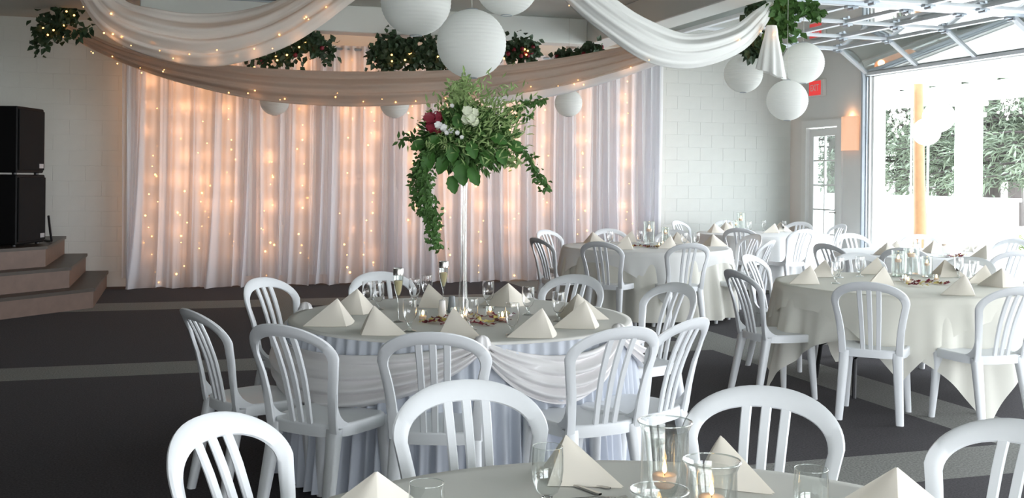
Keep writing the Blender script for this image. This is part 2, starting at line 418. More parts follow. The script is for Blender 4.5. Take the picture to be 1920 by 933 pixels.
# exit sign, and a warm reflection built as a glowing shape, on the right wall
e = empty('exit_sign', 'red and pale grey exit sign high on the wall by the glazed door', 'sign', (WALL_R, 14.12, 2.935))
b = MB(); b.box((-.06,-.20,-.13),(0,.20,.13),.008); b.build('housing', M['sign_white'], e, smooth=0)
b = MB(); b.box((-.066,-.14,-.11),(-.0601,.17,.11)); b.build('red_panel', M['sign_red'], e, smooth=0)
cu = bpy.data.curves.new('lettering', 'FONT'); cu.body = 'EXIT'; cu.size = .13; cu.extrude = .001; cu.align_x = 'CENTER'; cu.align_y = 'CENTER'
to = bpy.data.objects.new('tmp', cu); COL.objects.link(to)
me = bpy.data.meshes.new_from_object(to.evaluated_get(bpy.context.evaluated_depsgraph_get())); bpy.data.objects.remove(to)
me.name = 'lettering'; me.materials.clear(); me.materials.append(M['sign_white'])
o = bpy.data.objects.new('lettering', me); COL.objects.link(o); o.parent = e; o.location = (-.069,.015,0); o.rotation_euler = (PI/2,0,-PI/2); o.scale = (.85,1.1,1)
sc = empty('wall_reflection', 'amber half-round glow standing in for a reflection on the wall beside the glazed door', 'reflection glow', (WALL_R, 13.27, 2.2))  # half-round shape added to carry the reflection's glow
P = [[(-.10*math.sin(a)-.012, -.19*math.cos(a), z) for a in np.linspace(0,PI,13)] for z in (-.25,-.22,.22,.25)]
b = MB(); b.shell(P, .008); b.build('glow_shell', M['reflection_glow'], sc)
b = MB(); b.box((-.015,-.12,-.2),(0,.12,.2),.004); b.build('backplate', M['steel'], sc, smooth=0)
l = bpy.data.lights.new('reflection_glow_light','POINT'); l.energy = .7; l.color = (1,.5,.25); l.shadow_soft_size = .05  # added point light warming the wall around the reflection shape
o = bpy.data.objects.new('reflection_glow_light', l); COL.objects.link(o); o.location = (WALL_R-.06, 13.27, 2.46)

# ------------------------------------------------------------------ overhead garage doors
def garage_door(y0, y1, label, tilt=True):
    g = empty('garage_door', label, 'garage door', (0, 0, 0))
    n = 3; pw = (y1-y0)/n; zf = 3.385; xs = [8.9, 8.2, 7.5, 6.8, 6.1]
    A = Vector((WALL_R-.03, 0, 3.035)); B = Vector((xs[0], 0, zf))
    def bar(p, q, w, h, name, m=M['alu']):
        p = Vector(p); q = Vector(q); t = (q-p); L = t.length; t.normalize()
        ref = Vector((0,1,0)) if abs(t.y) < .9 else Vector((1,0,.0))
        sx = t.cross(ref).normalized(); sy = t.cross(sx)
        mt = Matrix(((t.x,sx.x,sy.x,p.x),(t.y,sx.y,sy.y,p.y),(t.z,sx.z,sy.z,p.z),(0,0,0,1)))
        mb = MB(); mb.box((0,-h/2,-w/2),(L,h/2,w/2), 0, mt); mb.build(name, m, g, smooth=0)
    bar((A.x,y0,A.z),(A.x,y1,A.z),.09,.045,'bottom_rail')
    bar((B.x,y0,B.z),(B.x,y1,B.z),.07,.045,'rail')
    for x in xs[1:]: bar((x,y0,zf),(x,y1,zf),.07,.045,'rail')
    lines = [A, B] + [Vector((x,0,zf)) for x in xs[1:]]
    for P, Q in zip(lines, lines[1:]):
        u = (Q-P).normalized()
        for k in range(n+1):
            y = y0 + k*pw
            bar(P+u*.03+Vector((0,y,0)), Q-u*.03+Vector((0,y,0)), .075 if k in (0,n) else .06, .04, 'stile')
        for k in range(n):
            a = y0+k*pw+.035; c = y0+(k+1)*pw-.035; p = P+u*.04; q = Q-u*.04
            nr = Vector((-u.z,0,u.x))*.002; mb = MB()
            vs = [p+Vector((0,a,0)), q+Vector((0,a,0)), q+Vector((0,c,0)), p+Vector((0,c,0))]
            mb.add([w-nr for w in vs]+[w+nr for w in vs], [(3,2,1,0),(4,5,6,7),(0,1,5,4),(1,2,6,5),(2,3,7,6),(3,0,4,7)]); mb.build('pane', M['pane'], g, smooth=0)
    for x in xs[:-1]:
        for k in range(n+1):
            mb = MB(); mb.box((x-.07,y0+k*pw-.035,zf-.045),(x+.07,y0+k*pw+.035,zf-.022),.004); mb.tube([(x,y0+k*pw-.05,zf-.05),(x,y0+k*pw+.05,zf-.05)],.016); mb.build('hinge', M['galv'], g, smooth=30)
    for y, sgn in ((y0,-1),(y1,1)):
        yy = y+sgn*.075
        pts = [(WALL_R-.05,yy,.02),(WALL_R-.05,yy,2.75)] + [(WALL_R-.05-.42*(1-math.cos(a)),yy,2.97+.42*math.sin(a)) for a in np.linspace(0,PI/2,7)] + [(5.9,yy,3.39)]
        mb = MB(); mb.tube(pts, .035, 6); mb.build('track', M['galv'], g, smooth=30)
        mb = MB(); mb.box((WALL_R-.03,yy-.01*0-.045,.0),(WALL_R-.001,yy+.045,3.0)); mb.build('track_bracket', M['galv'], g, smooth=0)
        for x in (8.2, 6.3):
            mb = MB(); mb.box((x-.015,yy-.015,3.42),(x+.015,yy+.015,CEIL)); mb.build('hanger', M['galv'], g, smooth=0)
    return g
garage_door(*DOORS[0], 'raised glass-paned garage door over the opening to the patio, nearest the exit sign')
garage_door(*DOORS[1], 'second raised glass-paned garage door, cut off by the top edge of the view')
# white jambs of the nearest opening
b = MB(); b.box((WALL_R+.04,12.81,0),(WALL_R+.24,12.86,3.03)); b.box((WALL_R+.04,9.59,0),(WALL_R+.24,9.64,3.03)); b.box((WALL_R+.04,9.59,3.0),(WALL_R+.24,12.86,3.06)); struct(b.build('trim_3', M['white_trim'], smooth=0))

# ------------------------------------------------------------------ outdoors
b = MB(); b.box((WALL_R+.2,-14,-.22),(15.5,26,-.02)); struct(b.build('patio', M['patio'], smooth=0))
b = MB(); b.box((15.5,-30,-.30),(90,80,-.06)); b.box((-40,-60,-.3),(15.5,-14,-.06)); b.box((WALL_R+.2,26,-.3),(15.5,80,-.06)); struct(b.build('ground', M['bright_ground'], smooth=0))
c0 = on_x(1815, 400, 13.6)
def column(y, label):
    c = empty('patio_column', label, 'column', (13.6, y, -.02))
    b = MB(); b.box((-.17,-.17,.2),(.17,.17,2.9),.01); b.build('shaft', M['white_trim'], c, smooth=0)
    b = MB(); b.box((-.22,-.22,0),(.22,.22,.2),.015); b.build('base', M['white_trim'], c, smooth=0)
    b = MB(); b.box((-.21,-.21,2.7),(.21,.21,2.78),.01); b.box((-.23,-.23,2.9),(.23,.23,2.98),.01); b.build('capital', M['white_trim'], c, smooth=0)
column(c0.y, 'square white patio column seen through the garage opening')
pg = empty('patio_pergola', 'white pergola beam and rafters above the patio columns', 'pergola', (13.6, c0.y, 2.96))
b = MB(); b.box((-.1,-6,0),(.1,8,.32),.01); b.build('fascia_beam', M['white_trim'], pg, smooth=0)
for k in range(16):
    b = MB(); y = -5.6+k*.9; b.box((-3.9,y-.03,.33),(.4,y+.03,.47)); b.build('rafter', M['white_trim'], pg, smooth=0)
lp = deep(1723, 430, 17.0)
lg = empty('log_post', 'tapering peeled log post standing on the patio beyond the garage opening', 'post', (lp.x, lp.y, -.02))
b = MB(); b.tube([(0,0,0),(.02,0,.8),(-.01,0,1.7),(-.03,0,2.6),(-.04,0,3.1)], [.115,.105,.09,.08,.075], 12); b.build('log', M['log'], lg)
b = MB(); b.tube([(-.16,0,0),(-.16,0,3.0)], .018); b.tube([(.16,0,0),(.16,0,3.0)], .018); b.build('conduit', M['galv'], lg)

pw_ = empty('added_patio_wall', 'added low white wall giving the blown-out white below the trees', 'wall', (15.2, 10, -.02)); q_ = on_x(1903,400,15.2).y  # added wall, supplies the overexposed white below the trees
b = MB(); b.box((-.1,q_-10,0),(.1,14,1.15),.01); b.build('wall_body', M['white_trim'], pw_, smooth=0)
b = MB(); b.box((-.14,q_-10.04,1.15),(.14,14,1.22),.01); b.build('coping', M['white_trim'], pw_, smooth=0)
def tree_mesh(H, n, seed):
    r = random.Random(seed); tb, nb = MB(), MB()
    tb.tube([(0,0,0),(.05,.02,H*.5),(0,0,H*.97)], [.22,.15,.03], 8)
    for k in range(n):
        z = H*(.19+.79*(k/n)); L = (1-z/H)**.8*H*.23+.25; a = k*2.4+r.random()
        e = Vector((math.cos(a)*L, math.sin(a)*L, z-.12*L+r.uniform(-.2,.3))); s0 = Vector((0,0,z))
        tb.tube([s0, (s0+e)/2+Vector((0,0,.08)), e], [.04,.025,.008], 4)
        for j in range(int(42*L)+14):
            t = r.uniform(.15,1.05); p = s0.lerp(e,t)+Vector((r.gauss(0,.18),r.gauss(0,.18),r.gauss(0,.12)))
            dd = (e-s0).normalized()+Vector((r.gauss(0,.6),r.gauss(0,.6),r.gauss(0,.5)))
            nb.leaf(p, dd, Vector((r.gauss(0,.4),r.gauss(0,.4),1)), r.uniform(.20,.36), r.uniform(.03,.07))
    return tb, nb
tb, nb = tree_mesh(8.5, 95, 3)
def make_tree():
    t = empty('pine_tree', 'x', 'tree'); tb.build('trunk', M['bark'], t); stuff(nb.build('foliage', M['needle'], t, smooth=0)); return t
tk = Kind(make_tree)
for i, (px, dist, sc_, lab) in enumerate([(1690, 30, .95, 'dark pine tree seen just left of the log post'), (1768, 27, .85, 'bushy pine tree seen between the log post and the white column'),
        (1862, 25, .95, 'tall pine tree seen just right of the white column'), (1965, 23, 1.0, 'pine tree at the right edge of the view beyond the patio'), (1560, 30, .9, 'pine tree seen through the glazed door'),
        (1730, 40, 1.3, 'distant pine tree behind the log post'), (1905, 38, 1.3, 'distant pine tree right of the column'), (1830, 44, 1.4, 'most distant pine tree, behind the white column')]):
    p = deep(px, 400, dist); tk.put(lab, 'tree', (p.x, p.y, -.08), i*1.3, 'pine trees beyond the patio', sc_)
def bush(px, dist, r, label):
    p = deep(px, 430, dist); b = MB()
    for k in range(700):
        v = Vector((random.gauss(0,1),random.gauss(0,1),random.gauss(0,1))).normalized(); q = Vector((v.x*r, v.y*r, abs(v.z)*r*.8+.05))*random.uniform(.8,1)
        b.leaf(q, v+Vector((random.gauss(0,.5),random.gauss(0,.5),random.gauss(0,.5))), Vector((0,0,1)), .16, .09)
    o = empty('garden_shrub', label, 'shrub', (p.x,p.y,-.06)); stuff(b.build('foliage', M['shrub'], o, smooth=0))
bush(1685, 26, .6, 'pale green shrub low beyond the patio, left of the log post'); bush(1772, 24, .55, 'pale green shrub between the log post and column'); bush(1875, 22.5, .6, 'pale green shrub right of the white column')

# ------------------------------------------------------------------ stage and loudspeakers
st = empty('stage', 'low brown wooden stage with two wrap-around steps in the left corner', 'stage', (-1.42, 12.8, 0))
def stage_poly(xr, k, xl=-5.2, ins=0.0):
    xr -= ins; k -= ins*1.414
    return [Vector((xr, WALL_B-.04, 0)), Vector((xl, WALL_B-.04, 0)), Vector((xl, xl-k, 0)), Vector((xr, xr-k, 0))]
base = Vector((1.42, -12.8, 0))
for lev, (xr, k, z0, z1) in enumerate(((-.90,-13.50,0,.22), (-1.16,-13.87,.22,.45), (-1.42,-14.24,.45,.68))):
    def prism(pts, a, c_, name, m):
        mb = MB(); n = len(pts); pts = [p+base for p in pts]
        mb.add([(p.x,p.y,a) for p in pts]+[(p.x,p.y,c_) for p in pts], [tuple(range(n))[::-1], tuple(range(n,2*n))]+[(i,(i+1)%n,n+(i+1)%n,n+i) for i in range(n)])
        mb.v = mb.v; o = mb.build(name, m, st, smooth=0); return o
    q = stage_poly(xr, k, ins=.02)
    t_ = .018
    fr = [q[2], q[3], q[3]+Vector((-.02,.02,0)), q[2]+Vector((0,.028,0))]
    prism(fr, z0, z1-.035, 'riser', M['stage_wood'])
    sd = [q[3], q[0], q[0]+Vector((-t_,0,0)), q[3]+Vector((-t_,t_,0))]
    prism(sd, z0, z1-.035, 'riser', M['stage_wood'])
    prism(stage_poly(xr, k), z1-.035, z1, 'tread', M['stage_tread'])
A0, B0 = Vector((-1.72,12.72)), Vector((-1.50,13.36))
def speaker(z, h, w, shift, label):
    a = math.atan2(B0.y-A0.y, B0.x-A0.x); mid = (A0+B0)/2
    o = empty('loudspeaker', label, 'speaker', (mid.x, mid.y, z), a-PI/2, 'black loudspeakers on the stage')
    # local: +x faces the dance floor, y runs along the front
    b = MB(); b.box((-.62,-w/2,.02),(-.012,w/2+shift,h),.012); b.build('cabinet', M['black'], o, smooth=0)
    b = MB(); b.box((-.012,-w/2+.02,.05),(.008,w/2+shift-.02,h-.03),.006); b.build('grille', M['grille'], o, smooth=0)
    b = MB(); b.box((.008,w/2+shift-.15,.075),(.011,w/2+shift-.05,.125)); b.build('badge', M['galv'], o, smooth=0)
    for yy in (-w/2+.06, w/2+shift-.06):
        for xx in (-.56,-.07):
            b = MB(); b.lathe([(0,0),(.025,0),(.025,.02),(0,.02)],10,(xx,yy,0)); b.build('foot', M['black_metal'], o)
    b = MB(); b.tube([(-.40,-w/2-.002,h*.5),(-.40,-w/2-.03,h*.5),(-.22,-w/2-.03,h*.5),(-.22,-w/2-.002,h*.5)],.012,6); b.build('handle', M['black_metal'], o)
speaker(.68, .80, .67, 0, 'large black loudspeaker standing on the stage, under another')
speaker(1.48, .76, .67, -.04, 'black loudspeaker stacked on top of the larger one')
b = MB(); b.tube([(-1.47,13.34,1.0),(-1.46,13.45,.80),(-1.45,13.5,.70),(-1.50,13.6,.695),(-1.6,13.9,.695)],.014,6)
tag(b.build('speaker_cable', M['black_metal']), 'black cable curling off the back of the lower loudspeaker', 'cable')

# ------------------------------------------------------------------ backdrop curtain with fairy lights
BX0, BX1, BY, BZ = -.70, 6.97, 14.55, 3.27
STR = [-.36, .0, .30, .62, 1.12, 1.57, 2.20, 2.52, 3.13, 3.62, 4.08, 4.60, 5.06, 5.70, 6.39]
def sheerness(x): return max(math.exp(-((x-s)/.13)**2) for s in STR)
bd = empty('backdrop_curtain', 'sheer white floor-length backdrop curtain glowing along the rear wall', 'curtain', (3.1, BY, 0))
b = MB(); b.tube([(BX0-3.12,0.02,BZ-.015),(BX1-3.08,0.02,BZ-.015)], .02); b.build('curtain_rod', M['galv'], bd)
for k in range(7):
    b = MB(); x = BX0+.1+k*(BX1-BX0-.2)/6-3.1; b.tube([(x,.02,BZ-.02),(x,.10,BZ-.02),(x,WALL_B-BY-.001,BZ-.02)],.012,6); b.build('rod_bracket', M['galv'], bd)
NX = 2300; xs = np.linspace(BX0, BX1, NX)
w = 1-np.array([sheerness(x) for x in xs])
ph = np.cumsum(2*PI*(2.6+4.6*w)) * (xs[1]-xs[0])
nz = 26; zs = np.concatenate([np.linspace(0,1,nz)])
rn = np.random.default_rng(3)
sm = lambda n, sc: np.interp(xs, np.linspace(BX0,BX1,n), rn.normal(0,sc,n))
drift = sm(40,.045); drift2 = sm(75,.035); ampn = 1+sm(60,.25); kick = np.abs(sm(34,.06))
n_p = 8; cuts = np.linspace(0, NX-1, n_p+1).astype(int)
for p in range(n_p):
    i0, i1 = cuts[p], cuts[p+1]+1
    rows = []
    for u in zs:                             # 0 top, 1 hem
        amp = (.010+.050*w)*(.55+.65*u)*ampn
        yy = -amp*np.sin(ph+2.2*drift*u*8) - .010*np.sin(2.7*ph+1.3) - kick*u**6 + .012*np.sin(xs*9+p)*u
        xx = xs + drift*u*u*.9 + drift2*u**5*.8 + .3*amp*np.cos(ph)
        xx = np.clip(xx, BX0-.08, BX1+.08)
        flare = (xs-(BX0+BX1)/2)/(BX1-BX0)*2*.05*u**4
        z = BZ*(1-u) + .012 + .012*np.sin(ph*.5)*u**4
        if u == 0: z = z + .02
        rows.append(np.stack([(xx+flare-3.1)[i0:i1], yy[i0:i1], z[i0:i1] if hasattr(z,'__len__') else np.full(i1-i0,z)], 1))
    b = MB(); b.grid(np.array(rows)); b.build('curtain_panel', M['sheer'], bd, smooth=180)
for k, (xa, xb) in enumerate(zip([BX0-.06]+STR, STR+[BX1+.06])):
    a_, c_ = (xa+.095 if k else xa+.02), (xb-.095 if k < len(STR) else xb-.02)
    if c_-a_ < .06: continue
    r_ = random.Random(k+50); xx = np.linspace(a_, c_, 60); rows = []
    for u in zs[::3]: rows.append(np.stack([xx-3.1+.02*math.sin(k+2*u)*u, .045+.018*np.sin(2*PI*(xx-a_)*11+k+u)*(.6+.5*u), np.full(60, (BZ-.02)*(1-u)+.012)],1))
    b = MB(); b.grid(np.array(rows)); b.build('gathered_panel', M['lining'], bd, smooth=180)
ORD = 'first second third fourth fifth sixth seventh eighth ninth tenth eleventh twelfth thirteenth fourteenth fifteenth'.split()
for i, x in enumerate(STR):
    o = empty('string_lights', f'{ORD[i]} strand of warm fairy lights behind the sheer backdrop, counted from its left end', 'string lights', (x, BY+.075, BZ-.04), 0, 'fairy light strands behind the backdrop')
    r = random.Random(i); pts = [Vector((r.uniform(-.05,.05), r.uniform(-.005,.02), -k*.1)) for k in range(32)]
    b = MB(); b.tube(pts, .003, 4); b.build('cable', M['wire'], o, smooth=180)
    b = MB()
    for p in pts[1:]:
        if r.random() < .5: b.ball(p+Vector((r.uniform(-.06,.06),r.uniform(-.16,-.03),r.uniform(-.05,.05))), r.choice((.007,.009,.013)), 6, 4)
    stuff(b.build('bulbs', M['bulb'], o, smooth=180))
    for z in np.linspace(.45,3.05,9):
        l = bpy.data.lights.new('fairy_glow', 'POINT'); l.energy = .44*r.uniform(.4,1.7)*(.6 if z < 1 else 1); l.color = (1,.45,.20); l.shadow_soft_size = .03
        q = bpy.data.objects.new('fairy_glow', l); COL.objects.link(q); q.location = (x+r.uniform(-.05,.05), BY+.10, z)

# ------------------------------------------------------------------ ceiling swags
def catmull(pts, n):
    pts = [np.array(p, float) for p in pts]; pts = [2*pts[0]-pts[1]] + pts + [2*pts[-1]-pts[-2]]
    out = []; m = len(pts)-3
    for t in np.linspace(0, m-1e-9, n):
        i = int(t); u = t-i; p0,p1,p2,p3 = pts[i:i+4]
        out.append(.5*((2*p1)+(-p0+p2)*u+(2*p0-5*p1+4*p2-p3)*u*u+(-p0+3*p1-3*p2+p3)*u**3))
    return np.array(out)
def swag(name, label, upper, lower, m, folds, bulge, famp, n=90, nv=40, bulbs=None, tip=(.25,.25)):
    Uc, Lc = catmull(upper, n), catmull(lower, n)
    s = np.linspace(0,1,n)[:,None]; v = np.linspace(0,1,nv)[None,:]
    P = Uc[:,None,:]*(1-v)[...,None] + Lc[:,None,:]*v[...,None]
    belly = np.sin(PI*s)**.6
    fr = -np.array([FW.x, FW.y, 0])
    prof = bulge*np.sin(PI*np.clip(v*.92+.04,0,1))*(.35+.65*belly) + famp*np.sin(2*PI*folds*v**1.25 + 1.2*np.sin(3*s)+.6)*(1-.45*v)*(.5+.5*belly)
    prof = prof + .25*famp*np.sin(2*PI*folds*2.3*v+4*s)
    P = P + prof[...,None]*fr
    P[...,2] += .3*famp*np.sin(2*PI*folds*v+1)*belly*(1-v)*v*4
    o = empty(name, label, 'swag', tuple(P[n//2, nv//2]), 0); c = P[n//2, nv//2].copy()
    b = MB(); b.shell(P-c, .004); b.build('fabric', m, o, smooth=180)
    if bulbs:
        b = MB(); r = random.Random(len(label)); pts = []
        for k in range(bulbs):
            i = int((k+.5)/bulbs*(n-1)); j = int(np.clip(r.gauss(.86,.10),.3,.98)*(nv-1))
            p = P[i,j]-c+fr*.014; pts.append(p)
            if r.random() < .8:
                for q in range(r.choice((1,1,2,3))): b.ball(p+np.array([r.gauss(0,.06),0,r.gauss(0,.03)]), r.choice((.005,.008)), 6, 4)
                if k % 2 == 0:
                    l = bpy.data.lights.new('fairy_glow', 'POINT'); l.energy = .22; l.color = (1,.5,.22); l.shadow_soft_size = .03
                    q = bpy.data.objects.new('fairy_glow', l); COL.objects.link(q); q.location = P[i,j]-fr*.09
        stuff(b.build('bulbs', M['bulb'], o, smooth=180))
    return o
D = lambda L: [deep(*p) for p in L]
swag('ceiling_swag', 'deep white voile swag at the upper left, draped nearest the camera',
     D([(205,-75,8.9),(233,-2,9.0),(300,19,9.0),(372,27,9.1),(450,22,9.2),(520,2,9.3),(600,-45,9.4)]),
     D([(128,-75,8.9),(152,2,8.9),(205,70,8.9),(300,111,9.0),(410,124,9.1),(540,86,9.2),(655,8,9.3),(735,-60,9.4)]), M['swag'], 3.6, .16, .030, bulbs=22)
swag('ceiling_swag', 'bright white voile swag at the upper right ending at the ivy bunch',
     D([(1085,-60,8.8),(1155,0,9.0),(1215,38,9.2),(1290,64,9.5),(1370,50,9.8),(1412,22,10.1),(1440,4,10.3)]),
     D([(1005,-60,8.8),(1062,4,8.9),(1130,62,9.0),(1212,116,9.2),(1300,128,9.5),(1388,98,9.8),(1436,46,10.1),(1452,8,10.3)]), M['white_cloth'], 3.4, .13, .015, bulbs=8)
swag('ceiling_swag', 'long beige voile swag hanging in a shallow curve across the backdrop',
     D([(112,40,13.0),(160,60,12.7),(240,92,12.3),(340,112,12.0),(480,127,11.8),(620,134,11.7),(740,134,11.6),(850,131,11.6),(1000,116,11.5),(1110,99,11.4),(1240,72,11.3)]),
     D([(118,60,13.0),(165,88,12.7),(245,124,12.3),(340,156,12.0),(480,187,11.8),(620,199,11.7),(740,198,11.6),(880,188,11.6),(1020,168,11.5),(1130,142,11.4),(1260,102,11.3)]), M['swag_warm'], 3.0, .10, .022, n=120, bulbs=26)
# white hem layer under the beige swag, right half
swag('ceiling_swag', 'narrow white voile layer showing below the right half of the beige swag',
     D([(900,172,11.75),(1010,160,11.7),(1120,136,11.6),(1240,100,11.5)]),
     D([(900,193,11.75),(1010,185,11.7),(1120,160,11.6),(1250,117,11.5)]), M['lining'], 1.0, .03, .004, n=50, nv=10)
# gathered tail of the right swag
tp = deep(1447, 48, 9.95); rows = []
for u in np.linspace(0,1,14):
    R_ = .035+.025*max(0,.2-u)*5*.6+.098*u**.7; rows.append([(R_*(1+.18*math.sin(9*a)*u+.08*math.sin(4*a+1))*math.cos(a), R_*.8*(1+.18*math.sin(9*a)*u)*math.sin(a), -.46*u-.05*u*math.cos(a+.5)) for a in np.linspace(0,2*PI,60)])
b = MB(); b.grid(np.array(rows)); tl = empty('swag_tail', 'gathered white cloth tail hanging below the ivy bunch, upper right', 'swag', tp); b.build('fabric', M['white_cloth'], tl, smooth=180)
b = MB(); b.ball((-.03,-.09,-.10), .012, 6, 4); b.ball((.0,-.08,-.07), .01, 6, 4); stuff(b.build('bulbs', M['bulb'], tl, smooth=180))

# ------------------------------------------------------------------ ivy on the beams
def ivy(label, pts, n, spread, m, size=.085, bulbs=0, seed=1, fruit=0):
    r = random.Random(seed); pts = [Vector(p) for p in pts]; c = pts[len(pts)//2].copy()
    o = empty('ivy_garland', label, 'garland', c); b = MB()
    v = catmull(pts, 30) if len(pts) > 2 else np.array([pts[0].lerp(pts[1], t) for t in np.linspace(0,1,30)])
    for k in range(n):
        p = Vector(v[r.randrange(30)])-c+Vector((r.gauss(0,spread),r.gauss(0,spread*.6),r.gauss(0,spread)))
        d_ = Vector((r.gauss(0,.7),r.gauss(0,.5)-.3,r.gauss(-.5,.5)))
        b.leaf(p, d_, Vector((r.gauss(0,.4),-1,r.gauss(.4,.4))), size*r.uniform(.6,1.25), size*r.uniform(.6,1.0))
    stuff(b.build('foliage', m, o, smooth=0))
    b = MB(); b.tube([Vector(q)-c for q in v[::3]], .008, 5); b.build('vine', M['stem'], o)
    if bulbs:
        b = MB()
        for k in range(bulbs):
            p = Vector(v[r.randrange(30)])-c+Vector((r.gauss(0,spread*.8),-spread*1.3,r.gauss(-spread*.5,spread*.5))); b.ball(p, .012, 6, 4)
        stuff(b.build('bulbs', M['bulb'], o, smooth=180))
    if fruit:
        b = MB()
        for k in range(fruit):
            p = Vector(v[r.randrange(30)])-c+Vector((r.gauss(0,spread),-spread,r.gauss(-spread*.5,spread*.6))); b.ball(p, .028, 7, 5)
        stuff(b.build('red_berries', M['rose_red'], o))
    return o
ivy('dark ivy bunch with a warm light, on the left wall end of the beige swag', D([(78,85,12.9),(92,48,12.9),(118,40,12.9),(130,8,12.9)]), 330, .08, M['leaf_dark'], bulbs=7, seed=2)
ivy('thin ivy sprig beside the left end of the beige swag', D([(135,62,12.4),(155,58,12.4),(172,46,12.4)]), 26, .03, M['leaf_dark'], seed=3)
ivy('dark ivy garland on the beam behind the left swag', D([(490,118,12.25),(540,98,12.3),(580,78,12.3),(612,92,12.3)]), 380, .075, M['leaf_dark'], bulbs=6, seed=4, fruit=4)
ivy('large dark ivy mass hanging from the beam left of the lowest big lantern', D([(716,112,12.6),(735,90,12.6),(775,95,12.6),(815,100,12.6),(840,104,12.6)]), 900, .11, M['leaf_dark'], bulbs=8, seed=5)
ivy('small dark ivy bunch with red berries right of the lowest big lantern', D([(950,98,12.6),(975,90,12.6),(995,92,12.6)]), 320, .07, M['leaf_dark'], bulbs=5, seed=6, fruit=9)
ivy('thin dark ivy strip along the top of the beige swag, right of centre', D([(1045,104,12.3),(1090,96,12.1),(1128,88,11.9)]), 150, .03, M['leaf_dark'], seed=7, fruit=3)
ivy('small ivy sprig above the little lantern at the right of the backdrop', D([(1082,158,12.1),(1094,154,12.1),(1101,152,12.1)]), 22, .025, M['leaf'], .07, seed=8)
ivy('bright green ivy bunch where the upper right swag ends', D([(1458,8,10.2),(1462,30,10.2),(1470,50,10.2),(1462,58,10.2)]), 230, .055, M['leaf'], bulbs=1, seed=9)
ivy('ivy sprays trailing right from the bunch toward the glass doors', D([(1470,6,10.2),(1500,8,10.2),(1520,16,10.2),(1532,24,10.2)]), 120, .04, M['leaf'], seed=10)
ivy('ivy tuft hanging under the end of the upper right swag', D([(1428,70,10.25),(1412,82,10.25),(1407,98,10.25)]), 120, .035, M['leaf_dark'], seed=11)
ivy('dark ivy tuft on the beam above the upper right swag', D([(1405,14,10.4),(1415,6,10.4),(1425,2,10.4)]), 80, .035, M['leaf_dark'], seed=12)

# ------------------------------------------------------------------ paper lanterns
def lantern_mesh():
    t = empty('paper_lantern', 'x', 'lantern'); n = 24; prof = []
    for i in range(n*4+1):
        a = .16+(PI-.32)*i/(n*4); rr = .2*(1-.014*(1-abs(math.sin(PI*i/4)))) 
        prof.append((rr*math.sin(a), -.2*math.cos(a)*.985))
    b = MB(); b.lathe(prof, 40); b.build('paper_shade', M['paper'], t, smooth=180)
    for z in (.196,-.196):
        b = MB(); b.tube([(.034*math.cos(a),.034*math.sin(a),z) for a in np.linspace(0,2*PI,17)], .003, 5); b.build('wire_ring', M['galv'], t)
    b = MB(); b.tube([(-.034,0,.196),(0,0,.21),(.034,0,.196)], .002, 5); b.build('hook_wire', M['galv'], t); return t
LK = Kind(lantern_mesh)
def lantern(px, py, dist, r, label, top=3.2, grp='round white paper lanterns'):
    p = deep(px, py, dist); o = LK.put(label, 'lantern', p, random.random()*3, grp, r/.2)
    b = MB(); s_ = r/.2; b.tube([(0,0,.205),(0,0,(top-p.z)/s_)], .0018/s_+.0008, 5); b.build('cord', M['wire'], o)
lantern(780, 2, 6.6, .222, 'big white paper lantern at the top left of the overhead trio', CEIL)
lantern(884, 82, 6.3, .209, 'big white paper lantern hanging lowest, directly above the flowers', CEIL)
lantern(950, -30, 6.7, .205, 'big white paper lantern cut by the top edge, right of the trio', CEIL)
lantern(1394, 138, 10.5, .192, 'white paper lantern hanging left of the cloth tail, right cluster', CEIL)
lantern(1506, 118, 10.3, .204, 'white paper lantern highest in the right cluster, under the glass door', 3.36)
lantern(1476, 188, 10.1, .197, 'white paper lantern lowest in the right cluster', 3.38)
lantern(515, 189, 13.6, .19, 'small white paper lantern half hidden by the beige swag, leftmost of three', CEIL)
lantern(740, 194, 13.6, .19, 'small white paper lantern half hidden by the beige swag, middle of three', CEIL)
lantern(1066, 193, 13.2, .175, 'small white paper lantern hanging clear at the right of the backdrop', CEIL)
lantern(1760, 219, 14.5, .215, 'white paper lantern outdoors, the upper one beside the column', 3.3)
lantern(1737, 247, 14.4, .19, 'white paper lantern outdoors, the lower one beside the log post', 3.3)
for (px, py, nb_, lab) in ((1683, 205, 60, 'cluster of white string lights outdoors left of the log post'), (1895, 185, 40, 'cluster of white string lights outdoors right of the column')):
    p = deep(px, py, 15.2); o = empty('outdoor_string_lights', lab, 'string lights', p); b = MB(); pts = []
    for k in range(nb_):
        q = Vector((random.gauss(0,.10), random.gauss(0,.06), random.gauss(0,.16))); pts.append(q); b.ball(q, .018, 6, 4)
    stuff(b.build('bulbs', M['bulb_white'], o, smooth=180)); b = MB(); b.tube([(0,0,.95)]+pts[:25], .003, 4); b.build('cable', M['wire'], o, smooth=180)

